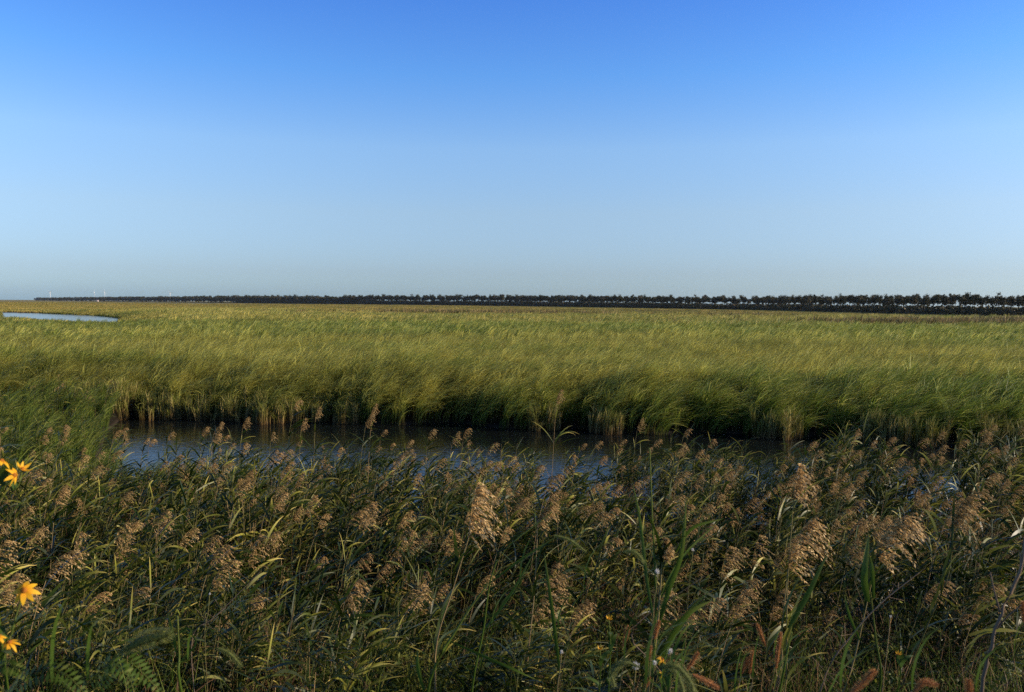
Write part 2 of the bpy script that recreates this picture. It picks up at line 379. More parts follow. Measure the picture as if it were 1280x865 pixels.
sheet('distant_pool_water', M['pool'], [(20, 490), (180, 490), (180, 600), (20, 600)], 'thin pale strip of water far out in the meadow', 'pool')
sheet('distant_pool_water', M['pool'], [(-1100, 1180), (-380, 1180), (-380, 1700), (-1100, 1700)], 'thin pale strip of water below the far treeline', 'pool')

# ------------------------------------------------------------------ marsh grass
def marsh_proto(name, B, H, w0, rad, n, mat, lean0=.9, lean1=1.9, spread=.22):
    x0 = np.zeros((B, 3)); r_ = rad * np.sqrt(RNG.random(B)); th = RNG.random(B) * 2 * np.pi
    x0[:, 0] = r_ * np.cos(th); x0[:, 1] = r_ * np.sin(th)
    h = H * (.72 + .42 * RNG.random(B)) * 1.18
    lean = RNG.uniform(lean0, lean1, B); head = RNG.normal(-.1, spread, B)
    P = arc_blades(B, n, h * 1.08, lean * 1.38, head, x0, 2.5)
    sd_ = np.stack([-np.sin(head), np.cos(head), np.zeros(B)], 1)
    ph = RNG.uniform(-1.4, 1.4, B)[:, None]; tn = unit(P[:, -2] - P[:, 1])
    sd_ = sd_ * np.cos(ph) + unit(np.cross(tn, sd_)) * np.sin(ph)
    mb = MB(); mb.ribbons(P, np.broadcast_to(sd_[:, None], P.shape), w0 * RNG.uniform(.6, 1.3, B)[:, None] * (np.interp(np.linspace(0, 1, n), [0, .3, .75, .93, 1], [.6, .8, 1.15, .9, .05]))[None])
    return proto(name, [(mb, M[mat])])
tall = [marsh_proto('marsh_tuft', 18, 1.9, .0085, .14, 10, 'marsh', .8 + .1 * k, 1.5 + .12 * k) for k in range(7)]
mid = [marsh_proto('marsh_tuft_mid', 18, 1.9, .017, .22, 8, 'marsh', .8 + .1 * k, 1.5 + .14 * k) for k in range(6)]
farp = [marsh_proto('marsh_tuft_far', 34, 1.8, .035, .8, 6, 'marsh_far', .7, 1.8, .3) for _ in range(5)]

def in_view(x, y, z, pad=60):
    """keep what the photo or a step to the side could see"""
    return (np.abs(x) < y * .70 + 4)
def marsh_points(y0, y1, dens, seed):
    rng = np.random.default_rng(seed)
    n = int(dens * (y1 - y0) * (y1 * .72 + 4) * 2)
    x = rng.uniform(-1, 1, n) * (y1 * .72 + 4); y = rng.uniform(y0, y1, n)
    ok = in_view(x, y, 0) & (y > y_far(x) - .1) & (ground_z(x, y) > -.25)
    return x[ok], y[ok], rng
def marsh_scatter(name, protos, y0, y1, dens, seed, hs=1.0, ws=1.0, label=None):
    x, y, rng = marsh_points(y0, y1, dens, seed)
    lim = 235 + 45 * (fbm(x * .02, y * .02) - .5) * 2 + np.where(x < -40, 70, 0) * np.clip((-40 - x) / 60, 0, 1)
    ok = (y < lim); x, y = x[ok], y[ok]; n = len(x)
    z = ground_z(x, y) - .03
    gust = fbm(x * .22, y * .16, 3)
    hgt = hs * (.79 + .22 * fbm(x * .07 + 3, y * .05, 3) + .20 * (gust - .5) + .22 * (vnoise(x * 1.1, y * .8) - .5) + rng.normal(0, .07, n))
    ed = np.clip((y - y_far(x)) / 3.8, 0, 1) ** .8; hgt = hgt * (.50 + .50 * ed) * (1 + .16 * (vnoise(x * .9, y * .9) - .5)) + rng.normal(0, .07, n)
    behind = np.clip((poly_dist(x, y, POOL)) / 10, 0, 1); hgt = hgt * np.where((y > 120) & (x < -50), .66 + .34 * behind, 1); lft = np.clip((-.40 - x / y) / .1, 0, 1) * np.clip((y - 70) / 30, 0, 1); hgt = hgt * (1 - .24 * lft)
    rot = np.stack([rng.normal(0, .07, n), (gust - .5) * .35 + rng.normal(0, .10, n), rng.normal(0, .6, n)], 1)
    wv = ws * rng.uniform(.85, 1.2, n)
    scatter(name, protos, np.stack([x, y, z], 1), rot, np.stack([wv, wv, hgt], 1), rng.integers(0, len(protos), n), label, 'grass')
marsh_scatter('marsh_grass', tall, 26, 62, 21, 11, label='tall green marsh grass bent by the wind along the far side of the creek')
marsh_scatter('middle_marsh_grass', mid, 60, 118, 7.5, 12, label='yellow-green marsh grass in the middle of the plain')
marsh_scatter('outer_marsh_grass', farp, 116, 330, .95, 13, label='yellowish marsh grass reaching out to the open meadow')
# short straw coloured tussocks at the water's edge of the far bank, and the tongue of grass that closes the creek
M['straw'] = plant_mat('edge_straw', [(0, (.16, .09, .035)), (.5, (.18, .15, .035)), (1, (.22, .26, .04))], [(0, (.24, .13, .06)), (1, (.36, .29, .10))], translucent=.2, vary=.4)
edge_pr = [marsh_proto('edge_tuft', 26, 1.0, .008, .12, 6, 'straw', .1, .9, 1.2) for _ in range(4)]
r6 = np.random.default_rng(66); x = r6.uniform(-19, 30, 1500); y = y_far(x) + r6.uniform(-.25, .9, 1500); ok = vnoise(x * .8, y * 0) > .55; x, y = x[ok], y[ok]
x = np.concatenate([x, -17.4 + r6.normal(0, 1.1, 260)]); y = np.concatenate([y, 35.2 + r6.normal(0, 1.3, 260)]); n = len(x)
scatter('edge_grass', edge_pr, np.stack([x, y, ground_z(x, y).clip(-.1)], 1), np.stack([r6.normal(0, .1, n), r6.normal(0, .1, n), r6.normal(0, .6, n)], 1), np.stack([np.ones(n)] * 2 + [r6.uniform(.35, 1.0, n)], 1), r6.integers(0, 4, n), 'straw coloured tussocks along the water line of the far bank', 'grass')
# the open meadow beyond the tall grass
M['meadow'] = plant_mat('meadow_grass_leaf', [(0, (.14, .11, .03)), (1, (.42, .34, .08))], [(0, (.20, .13, .04)), (1, (.66, .42, .12))], translucent=.25, vary=.4, patch=((.22, .24, .05), .7), patch_scale=.012)
mead_pr = [marsh_proto('meadow_tuft', 46, .55, .07, 2.2, 4, 'meadow', .4, 1.4, .8) for _ in range(4)]
r6 = np.random.default_rng(67); y = 190 * (1500 / 190) ** r6.random(30000); x = r6.uniform(-1, 1, 30000) * y * .7; ok = ground_z(x, y) > .05; x, y = x[ok], y[ok]; n = len(x); k6 = (y / 300) ** .75
scatter('meadow_grass', mead_pr, np.stack([x, y, ground_z(x, y)], 1), np.stack([np.zeros(n), np.zeros(n), r6.normal(0, .6, n)], 1), np.stack([k6 * 1.2, k6 * 1.2, .7 + .4 * r6.random(n)], 1), r6.integers(0, 4, n), 'short golden grass of the open meadow before the trees', 'grass')
# brown reeds standing in darker patches
def patch_scatter(name, cx, cy_, rx, ry, n, h, seed, label):
    rng = np.random.default_rng(seed); pr = [marsh_proto('patch_tuft', 34, 1.0, .05, 1.3, 5, 'dark_band') for _ in range(3)]
    x = cx + rng.normal(0, rx * .5, n); y = cy_ + rng.normal(0, ry * .5, n)
    ok = ground_z(x, y) > .03; x, y = x[ok], y[ok]; n = len(x)
    scatter(name, pr, np.stack([x, y, ground_z(x, y)], 1), np.stack([rng.normal(0, .1, n)] * 2 + [rng.normal(0, 1, n)], 1), np.stack([np.full(n, 1.1), np.full(n, 1.1), h * rng.uniform(.8, 1.15, n)], 1), rng.integers(0, 3, n), label, 'reeds')
patch_scatter('dark_reed_patch', -12, 225, 46, 12, 400, 2.3, 21, 'long dark brown reed patch across the middle of the marsh')
patch_scatter('dark_reed_patch', 60, 215, 16, 12, 100, 2.1, 22, 'small dark reed patch right of the middle')
patch_scatter('dark_reed_patch', 70, 136, 22, 6, 260, 2.25, 23, 'brownish reed patch on the right side of the marsh')
patch_scatter('dark_reed_patch', 97, 150, 12, 6, 130, 2.3, 24, 'brownish reed patch near the right edge of the marsh')

# ------------------------------------------------------------------ near bank
def canopy_z(x, y):
    c = np.interp(y, [0, 2.5, 3.5, 5, 8, 12, 16, 18, 40], [3.9, 3.78, 3.5, 3.08, 2.74, 2.42, 2.02, 1.88, 1.8])
    c = c + np.clip((x - 5) / 4, 0, 1) * .38 * np.clip((y - 8) / 3, 0, 1)
    return c + (fbm(x * .9 + 9, y * .7, 3) - .5) * .8
def bank_ok(x, y):
    yn, yf = y_near(x), y_far(x); return ((y < yn - .25) | (yn >= yf - 1.2)) & (y < yf + .5) & (ground_z(x, y) > -.05)

def reed_meshes(H, plume=True, kind='plume', leafn=11, psize=1.0, straight=False, droopy=None):
    """one reed: (stem MB, leaf MB, plume MB)"""
    rng = RNG; n = 10
    lean = np.array([rng.uniform(.1, .45) if not straight else .12]); head = np.array([rng.normal(0, .5)])
    P = arc_blades(1, n, np.array([H]), lean, head, np.zeros((1, 3)), 1.6)
    st = MB(); W = np.linspace(.0038, .0018, n)[None]; st.tubes(P, W, 4)
    # leaves
    lf = MB(); B = leafn; m = 7
    s_ = np.sort(rng.uniform(.25, .97, B)); idx = s_ * (n - 1); i0 = np.floor(idx).astype(int).clip(0, n - 2); f = idx - i0
    base = P[0, i0] * (1 - f)[:, None] + P[0, i0 + 1] * f[:, None]
    hd = np.where(rng.random(B) < .62, rng.normal(0, .6, B), rng.uniform(-3.1, 3.1, B))
    L = rng.uniform(.24, .48, B) * (1.15 - .3 * s_)
    a0 = rng.uniform(.45, 1.1, B); a1 = a0 + rng.uniform(.4, 1.5, B)
    q = np.linspace(0, 1, m)[None]; ang = a0[:, None] + (a1 - a0)[:, None] * q ** 1.4
    ds = L[:, None] / (m - 1); dx = np.sin(ang) * ds; dz = np.cos(ang) * ds
    Xc = np.concatenate([np.zeros((B, 1)), np.cumsum(dx[:, :-1], 1)], 1); Zc = np.concatenate([np.zeros((B, 1)), np.cumsum(dz[:, :-1], 1)], 1)
    LP = np.stack([np.cos(hd)[:, None] * Xc, np.sin(hd)[:, None] * Xc, Zc], -1) + base[:, None]
    ph = rng.uniform(-1.3, 1.3, B)[:, None]; sd_ = np.stack([-np.sin(hd), np.cos(hd), np.zeros(B)], 1); sd_ = unit(sd_ * np.cos(ph) + unit(np.cross(LP[:, 4] - LP[:, 0], sd_)) * np.sin(ph))
    wf = np.array([.35, .85, 1, .9, .7, .4, .03]); lf.ribbons(LP, np.broadcast_to(sd_[:, None], LP.shape), rng.uniform(.006, .0145, B)[:, None] * wf[None])
    pl = None
    if plume:
        pl = MB(); tip = P[0, -1]; d0 = unit(P[0, -1] - P[0, -2]); Lp = .205 * psize * rng.uniform(.8, 1.15)
        k = 9; q = np.linspace(0, 1, k); dr = rng.uniform(.5, 1.5) if droopy is None else droopy; hh = rng.normal(0, .35)
        ang = math.acos(min(1, d0[2])) + dr * q ** 1.3
        dd = np.stack([np.sin(ang) * math.cos(hh), np.sin(ang) * math.sin(hh), np.cos(ang)], 1)
        ax = tip + np.concatenate([np.zeros((1, 3)), np.cumsum(dd[:-1] * Lp / (k - 1), 0)])
        pl.tubes(ax[None], np.linspace(.0018, .0006, k)[None], 3)
        nb = 40; sb = np.sort(rng.uniform(0.02, 1, nb)); ii = sb * (k - 1); j = np.floor(ii).astype(int).clip(0, k - 2); f = (ii - j)[:, None]
        bb = ax[j] * (1 - f) + ax[j + 1] * f; bd = dd[j]
        out = unit(rdir(nb) + np.array([.75, 0, -.25]) + bd * .9)
        bl = Lp * (.20 + .42 * np.sin(np.pi * (.12 + .80 * sb))) * rng.uniform(.6, 1.1, nb)
        m = 5; q = np.linspace(0, 1, m)
        drop = np.array([.35, 0, -1.0])
        BP = bb[:, None] + out[:, None] * (bl[:, None] * q[None])[..., None] * .8 + drop * (bl[:, None] * q[None] ** 2)[..., None] * .55
        sd2 = unit(np.cross(out, rdir(nb)))
        pl.ribbons(BP, np.broadcast_to(sd2[:, None], BP.shape), np.full((nb, m), .0006), T=np.full((nb, m), .1))
        ns = 11
        u = rng.uniform(.15, 1, (nb, ns)); uu = u * (m - 1); j = np.floor(uu).astype(int).clip(0, m - 2); f = (uu - j)[..., None]
        rws = np.arange(nb)[:, None]; C = (BP[rws, j] * (1 - f) + BP[rws, j + 1] * f).reshape(-1, 3)
        dirs = unit((BP[rws, j + 1] - BP[rws, j]).reshape(-1, 3)); dirs = unit(dirs + .55 * rdir(len(C)) + np.array([.1, 0, -.25]))
        C = C + rdir(len(C)) * .003
        S_ = unit(np.cross(dirs, rdir(len(C))))
        pl.leaves(C, dirs, S_, rng.uniform(.012, .022, len(C)) * psize ** .5, rng.uniform(.0018, .0034, len(C)) * psize ** .5, T=np.clip(u.ravel() + rng.normal(0, .15, len(C)), 0, 1), rr=np.repeat(rng.random(nb), ns) * .6 + .4 * rng.random(len(C)))
    return st, lf, pl

HCL = [1.15, 1.5, 1.9, 2.4]
REEDS = []
for H in HCL:
    for k in range(5):
        st, lf, pl = reed_meshes(H, leafn=int(7 + H * 3.5))
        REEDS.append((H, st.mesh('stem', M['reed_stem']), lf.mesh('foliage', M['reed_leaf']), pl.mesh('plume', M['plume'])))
def place_reed(x, y, ztop, label, group, rz=None, me=None):
    zb = float(ground_z(x, y)); H = max(.9, ztop - zb)
    if me is None:
        c = min(range(4), key=lambda i: abs(HCL[i] * .97 - H)); Hc, *me = REEDS[c * 5 + random.randrange(5)]
    else: Hc = me[0]; me = me[1:]
    s_ = H / (Hc * .97)
    o = empty('reed', (x, y, zb - .02), random.gauss(0, .45) if rz is None else rz, label, 'reed', group)
    o.scale = (1 + (s_ - 1) * .5,) * 2 + (s_,)
    for nm, m_ in zip(('stem', 'foliage', 'plume'), me): link_mesh(nm, m_, o)
    return o

# reeds whose plumes stand out, read off the photograph: pixel of the plume and a plausible distance
PL = [(370,518,12),(410,528,12.5),(392,543,11.5),(465,540,12),(478,525,12.5),(710,510,12),(548,552,13),(575,562,12),(590,553,13),(614,572,12),(312,542,14),(265,548,14),(278,556,13),(352,556,12.5),
 (745,562,13),(807,545,13),(818,560,12.5),(895,562,13),(880,578,12),(860,572,12.5),(905,590,11),(918,605,10),(1080,550,14),(1095,563,13),(1110,560,14),(1145,560,14),(1175,554,15),(1200,562,14),(1255,574,14),
 (1060,577,12),(1012,567,13),(730,587,11),(760,585,11),(550,592,11),(562,604,10),(195,562,14),(165,552,15),(215,550,15),(118,600,9),(70,582,11),(95,592,9.5),(35,607,9),(75,545,15),(155,632,8.5),(90,642,7.5),
 (340,627,8.5),(350,642,8),(300,572,11),(240,592,10),(1040,600,10),(1120,590,11),(1190,655,6.5),(1230,610,9),(430,575,12),(505,585,11),(690,620,8),(640,590,11),(670,600,10),(835,640,7),(850,610,8.5)]
def zone(x, y):
    side = 'left' if x < -.18 * y else ('right' if x > .18 * y else 'middle')
    if y > 11.5: return {'left': ('brown-plumed reed at the water line where the creek ends', 'reeds along the water, creek end'),
                       'middle': ('brown-plumed reed in the row standing out against the creek', 'reeds along the water, middle'),
                       'right': ('brown-plumed reed in the thick row before the dark far bank', 'reeds along the water, right')}[side]
    if y > 7: return {'left': ('nodding brown reed halfway down the bank behind the yellow flowers', 'reeds on the bank, left'),
                      'middle': ('nodding brown reed halfway down the bank below the open water', 'reeds on the bank, middle'),
                      'right': ('nodding brown reed halfway down the bank below the dark far bank', 'reeds on the bank, right')}[side]
    return {'left': ('larger brown reed close by above the pinnate leaves', 'nearest reeds, left'),
            'middle': ('larger brown reed close by around the tall pale plume', 'nearest reeds, middle'),
            'right': ('larger brown reed close by around the feathery paired plumes', 'nearest reeds, right')}[side]
nre = 0
for px, py, Y in PL:
    p = at(px, py, Y); l, g_ = zone(p.x, p.y)
    if (px, py) == (710, 510): l, g_ = 'tall lone reed with a leafy top rising above the creek water', None
    if (px, py) == (370, 518): l, g_ = 'highest brown plume against the creek, leftmost of a close trio', None
    if (px, py) == (478, 525): l, g_ = 'upright plumed reed rising above the dark creek edge, left of centre', None
    place_reed(p.x - .25, p.y, p.z + .02, l, g_); nre += 1
rng = np.random.default_rng(5)
while nre < 285:
    y = rng.uniform(3.9, 17.6) if rng.random() < .9 else rng.uniform(17, 26); x = rng.uniform(-1, 1) * (y * .66 + .3)
    if not bank_ok(x, y): continue
    if fbm(x * .35 + 2, y * .35, 2) < .42: continue
    l, g_ = zone(x, y)
    place_reed(float(x), float(y), float(canopy_z(x, y)) + rng.uniform(-.12, .12), l, g_); nre += 1

# leafy reeds without individual plumes, grasses, weeds
def leafy_proto(H, k, plume=False):
    out = []
    for _ in range(k):
        st, lf, pl = reed_meshes(H * RNG.uniform(.8, 1.05), plume, leafn=int(8 + H * 4)); off = np.array([RNG.normal(0, .09), RNG.normal(0, .09), 0])
        for mb in (st, lf, pl):
            if mb: mb.v = [v + off for v in mb.v]
        out += [(st, M['reed_stem']), (lf, M['reed_leaf'])] + ([(pl, M['plume'])] if plume else [])
    return proto('leafy_reed', out)
def dead_proto():
    mb = MB(); B = 7; x0 = np.zeros((B, 3)); x0[:, :2] = RNG.normal(0, .12, (B, 2))
    P = arc_blades(B, 6, RNG.uniform(.7, 1.5, B), RNG.uniform(.0, .7, B), RNG.uniform(-3, 3, B), x0, 1.0)
    mb.tubes(P, np.linspace(.0035, .0015, 6)[None] * np.ones((B, 1)), 4)
    lf = MB(); B = 12; x0 = np.zeros((B, 3)); x0[:, :2] = RNG.normal(0, .15, (B, 2)); x0[:, 2] = RNG.uniform(.1, .9, B); hd = RNG.uniform(-3, 3, B)
    P = arc_blades(B, 6, RNG.uniform(.2, .45, B), RNG.uniform(1.5, 2.8, B), hd, x0, 1.0)
    lf.ribbons(P, np.broadcast_to(unit(np.stack([-np.sin(hd), np.cos(hd), RNG.normal(0, .5, B)], 1))[:, None], P.shape), blade_w(6, RNG.uniform(.003, .007, B), B))
    return proto('dead_stalks', [(mb, M['dead']), (lf, M['dead'])])
def grass_proto(B, H, w0, rad, mat='green_grass'):
    mb = MB(); x0 = np.zeros((B, 3)); x0[:, :2] = RNG.normal(0, rad, (B, 2)); hd = np.where(RNG.random(B) < .5, RNG.normal(0, .7, B), RNG.uniform(-3.1, 3.1, B))
    P = arc_blades(B, 7, H * RNG.uniform(.5, 1.15, B), RNG.uniform(.4, 2.0, B), hd, x0, 1.6)
    mb.ribbons(P, np.broadcast_to(unit(np.stack([-np.sin(hd), np.cos(hd), RNG.normal(0, .4, B)], 1))[:, None], P.shape), blade_w(7, w0 * RNG.uniform(.6, 1.4, B), B))
    return proto('bank_grass_tuft', [(mb, M[mat])])
def weed_proto(H, leaf, mat='weed', stemmat='weed', nstem=5, leafn=70, thin=.35):
    st = MB(); x0 = np.zeros((nstem, 3)); x0[:, :2] = RNG.normal(0, .05, (nstem, 2))
    P = arc_blades(nstem, 7, H * RNG.uniform(.6, 1.1, nstem), RNG.uniform(.2, .9, nstem), RNG.uniform(-3, 3, nstem), x0, 1.0)
    st.tubes(P, np.linspace(.003, .001, 7)[None] * np.ones((nstem, 1)), 3)
    # side branches
    nb = nstem * 7; bi = RNG.integers(0, nstem, nb); u = RNG.uniform(.25, 1, nb) * 5.99; j = u.astype(int); f = (u - j)[:, None]
    b0 = P[bi, j] * (1 - f) + P[bi, j + 1] * f; bd = unit(rdir(nb) + np.array([0, 0, .7])); bl = RNG.uniform(.05, .16, nb) * H * 1.4
    q = np.linspace(0, 1, 4); BP = b0[:, None] + bd[:, None] * (bl[:, None] * q[None])[..., None]
    st.tubes(BP, np.full((nb, 4), .0009), 3)
    lf = MB(); N_ = leafn * nstem; k = RNG.integers(0, nb, N_); f = RNG.random(N_)[:, None]
    C = BP[k, 0] * (1 - f) + BP[k, 3] * f; d = unit(rdir(N_) + np.array([0, 0, .15])); s2 = unit(np.cross(d, rdir(N_)))
    L = leaf * RNG.uniform(.5, 1.2, N_); lf.leaves(C + d * L[:, None] * .5, d, s2, L, L * thin)
    return proto('weed_plant', [(st, M[stemmat]), (lf, M[mat])])
reed_pr = [leafy_proto(1.7, 4) for _ in range(7)]
plume_pr = [leafy_proto(1.7, 2, True) for _ in range(3)]
dead_pr = [dead_proto() for _ in range(4)]
grass_pr = [grass_proto(40, 1.0, .005, .10) for _ in range(5)]
thingr_pr = [grass_proto(60, .8, .002, .12) for _ in range(3)]
weed_pr = [weed_proto(.8, .028) for _ in range(4)] + [weed_proto(.8, .045, thin=.16) for _ in range(3)]
brown_pr = [weed_proto(.9, .014, 'brown_weed', 'dead', 6, 110, .25) for _ in range(4)]

def bank_scatter(name, protos, n, y0, y1, hf, protoH, seed, label, cat, ws=1.0, thr=None, xr=None, tilt=.12):
    rng = np.random.default_rng(seed); y = y0 + (y1 - y0) * rng.random(n * 2) ** .8; x = rng.uniform(-1, 1, 2 * n) * (y * .70 + .6)
    ok = bank_ok(x, y)
    if thr is not None: ok &= fbm(x * .5 + seed, y * .5, 2) > thr
    if xr is not None: ok &= xr(x, y)
    x, y = x[ok][:n], y[ok][:n]; n = len(x); zb = ground_z(x, y)
    H = np.maximum(.25, (canopy_z(x, y) - zb) * hf * rng.uniform(.75, 1.08, n)) / protoH
    wv = ws * np.clip(H, .7, 1.25)
    scatter(name, protos, np.stack([x, y, zb - .02], 1), np.stack([rng.normal(0, tilt, n), rng.normal(.05, tilt, n), rng.normal(0, .6, n)], 1), np.stack([wv, wv, H], 1), rng.integers(0, len(protos), n), label, cat)
right_of_bulge = lambda x, y: ~((x < -.40 * y) & (y > 15.5))
bulge = lambda x, y: (x < -.37 * y) & (y > 12)
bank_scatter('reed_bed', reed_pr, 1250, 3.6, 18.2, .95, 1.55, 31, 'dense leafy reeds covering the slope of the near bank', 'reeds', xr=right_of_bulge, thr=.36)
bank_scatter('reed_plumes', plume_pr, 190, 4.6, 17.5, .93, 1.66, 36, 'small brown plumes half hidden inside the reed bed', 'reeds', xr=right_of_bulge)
bank_scatter('dead_stalks', dead_pr, 1100, 2.2, 17.5, .80, 1.3, 32, 'dry brown stalks and fallen leaves among the reeds', 'dead stalks', thr=.44, tilt=.3)
bank_scatter('bank_grass', grass_pr, 380, 1.9, 18, .40, .8, 33, 'green grass growing between the reeds on the near bank', 'grass')
bank_scatter('fine_bank_grass', thingr_pr, 150, 1.2, 6, .8, .7, 37, 'fine grass at the foot of the foreground weeds', 'grass')
bank_scatter('weeds', weed_pr, 520, 1.3, 6, .74, .8, 34, 'low dark leafy weeds covering the ground in front', 'weeds')
bank_scatter('withered_weeds', brown_pr, 200, 1.6, 9, .8, .9, 35, 'withered brown weeds among the green ones', 'weeds', thr=.47)
bulge_pr = [marsh_proto('bulge_tuft', 22, 1.6, .009, .14, 8, 'green_grass', .9 + .1 * k, 1.6 + .1 * k) for k in range(6)]
bank_scatter('bulge_grass', bulge_pr, 2300, 12, 42, .74, 1.6, 38, 'bright green grass closing off the left end of the creek', 'grass', xr=bulge)
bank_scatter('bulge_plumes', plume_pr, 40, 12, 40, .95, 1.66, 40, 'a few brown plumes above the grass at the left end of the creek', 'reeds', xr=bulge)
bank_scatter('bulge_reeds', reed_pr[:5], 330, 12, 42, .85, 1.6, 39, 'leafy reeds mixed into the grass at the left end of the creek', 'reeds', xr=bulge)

# ------------------------------------------------------------------ treeline
def resample(pts, step):
    out = []; acc = 0.
    for (x0, y0, h0), (x1, y1, h1) in zip(pts, pts[1:]):
        L = math.hypot(x1 - x0, y1 - y0)
        while acc < L:
            f = acc / L; out.append((x0 + (x1 - x0) * f, y0 + (y1 - y0) * f, h0 + (h1 - h0) * f, (x1 - x0) / L, (y1 - y0) / L)); acc += step
        acc -= L
    return out
ROW = [(232, 318, 7.0), (227, 350, 7.0), (222, 700, 8.8), (0, 1250, 12.5), (-600, 1900, 15.), (-1351, 2800, 14), (-2500, 4200, 12.5)]
def tree_meshes(seed):
    rng = np.random.default_rng(seed); n = 7; H = 1.0                        # unit tree, scaled on placing
    tk = MB(); P = np.zeros((1, n, 3)); P[0, :, 2] = np.linspace(0, .8, n); P[0, 1:, 0] += np.cumsum(rng.normal(.004, .008, n - 1)); P[0, 1:, 1] += np.cumsum(rng.normal(0, .008, n - 1))
    tk.tubes(P, np.linspace(.016, .006, n)[None], 6)
    nb = 9; u = rng.uniform(.52, .98, nb) * (n - 1.01); j = u.astype(int); f = (u - j)[:, None]; b0 = P[0, j] * (1 - f) + P[0, j + 1] * f
    d = unit(rdir(nb) + np.array([.1, 0, .9])); L = rng.uniform(.10, .22, nb); q = np.linspace(0, 1, 4)
    BP = b0[:, None] + d[:, None] * (L[:, None] * q)[..., None]; tk.tubes(BP, np.linspace(.006, .002, 4)[None] * np.ones((nb, 1)), 4)
    cr = MB(); k = 12; cc = np.concatenate([BP[:, -1] * np.array([.8, .8, 1]), P[0, -1:] + rng.normal(0, .06, (k - nb, 3)) * np.array([1, 1, 1])]); cr_r = rng.uniform(.08, .135, len(cc))
    m = 75; C = (cc[:, None] + unit(rng.normal(size=(len(cc), m, 3))) * (cr_r[:, None, None] * rng.uniform(.25, 1.05, (len(cc), m, 1))) * np.array([1, 1, 1.1])).reshape(-1, 3)
    D = rdir(len(C)); cr.leaves(C, D, unit(np.cross(D, rdir(len(C)))), rng.uniform(.035, .07, len(C)), rng.uniform(.012, .024, len(C)))
    return tk.mesh('trunk', M['bark'], True), cr.mesh('crown', M['tree_leaf'])
TREES = [tree_meshes(100 + k) for k in range(9)]
rt = random.Random(4); seg1 = resample(ROW, 3.1)[:118]; last = seg1[-1]
def sub(pts, x0y):   # the row from a given arclength on
    out = []; acc = 0.
    for a_, b_ in zip(pts, pts[1:]):
        L = math.hypot(b_[0] - a_[0], b_[1] - a_[1])
        if acc + L > x0y:
            if not out:
                f = (x0y - acc) / L; out.append(tuple(a_[i] + (b_[i] - a_[i]) * f for i in range(3)))
            out.append(b_)
        acc += L
    return out
seg2 = resample(sub(ROW, 3.1 * 118), 5.0)[:115]; seg3 = resample(sub(ROW, 3.1 * 118 + 575), 7.5)[:60]
arc = 3.1 * 118 + 575 + 450
ntree = 0
for k, (x, y, h, dx, dy) in enumerate(seg1 + seg2 + seg3):
    off = (k % 3 - 1) * 4.5; x_, y_ = x + dy * off + rt.uniform(-1, 1), y - dx * off + rt.uniform(-1, 1)
    g_ = ('trees at the near end of the windbreak' if k < 118 else 'trees in the middle of the windbreak' if k < 233 else 'trees far along the windbreak')
    l = ('tall windbreak tree with bare trunk in the nearest stretch of the row' if k < 118 else 'small dark windbreak tree in the middle stretch of the row' if k < 233 else 'tiny windbreak tree where the separate crowns begin to merge')
    s_ = (h * 1.26) * rt.uniform(.84, 1.05)
    o = empty('windbreak_tree', (x_, y_, 1.9), rt.uniform(0, 6.28), l, 'tree', g_); wd = rt.uniform(.9, 1.3) * (1.1 if k < 118 else 1.35 if k < 233 else 1.6); o.scale = (s_ * wd, s_ * wd, s_)
    tm, cm = TREES[rt.randrange(9)]; link_mesh('trunk', tm, o); link_mesh('crown', cm, o); ntree += 1
bk = [bpy.data.objects.new('back_tree', cm) for tm, cm in TREES[:5]]
pts, sc = [], []; rb = np.random.default_rng(44)
for x, y, h, dx, dy in resample(sub(ROW, 0.5), 4.2)[:345]:
    q = 9 + rb.normal(0, 1.5); s_ = h * 1.22 * rb.uniform(.75, 1.05); wd = rb.uniform(1.0, 1.5); pts.append((x - dy * q, y + dx * q, 1.9)); sc.append((s_ * wd, s_ * wd, s_))
n = len(pts); scatter('back_row_trees', bk, pts, np.stack([np.zeros(n), np.zeros(n), rb.uniform(0, 6, n)], 1), sc, rb.integers(0, 5, n), 'crowns of the back row of the windbreak filling its gaps', 'trees')
# dyke under the trees and its dark scrub
prof = [(-17, .1), (-9, 2.0), (9, 2.0), (17, .1)]
cl = resample(ROW, 25.); mb = MB(); V = []
for x, y, h, dx, dy in cl:
    for o_, z in prof: V.append((x + dy * o_, y - dx * o_, z))
nn = len(cl); Q = [(i * 4 + j, i * 4 + j + 1, i * 4 + j + 5, i * 4 + j + 4) for i in range(nn - 1) for j in range(3)]
mb.add(V, Q, np.zeros(len(V)), np.zeros(len(V))); M['dyke'] = flat('dyke_earth', (.035, .04, .018), .95, .05, .3, .4)
tag(mb.build('dyke', M['dyke']), 'low dark embankment under the row of trees', 'embankment', None, 'structure')
def bush_mb(rng, scale=1.):
    m = MB(); C = rng.normal(0, 1, (90, 3)) * np.array([1.5, 1.5, .7]) + np.array([0, 0, 1.0]); C[:, 2] = np.abs(C[:, 2])
    D = rdir(90); m.leaves(C * scale, D, unit(np.cross(D, rdir(90))), rng.uniform(.7, 1.3, 90) * scale, rng.uniform(.3, .5, 90) * scale); return m
r9 = np.random.default_rng(9); bushes = [proto('scrub', [(bush_mb(r9), M['tree_leaf'])]) for _ in range(4)]
pts, sc = [], []
for x, y, h, dx, dy in resample(ROW, 2.2)[:900]:
    for _ in range(2):
        o_ = r9.uniform(-12, 12); pts.append((x + dy * o_, y - dx * o_, 1.5)); sc.append((h / 9 * r9.uniform(.9, 2.0),) * 3)
n = len(pts); scatter('windbreak_scrub', bushes, pts, np.stack([np.zeros(n), np.zeros(n), r9.uniform(0, 6, n)], 1), sc, r9.integers(0, 4, n), 'unbroken dark scrub along the foot of the tree row', 'scrub')
crp = []
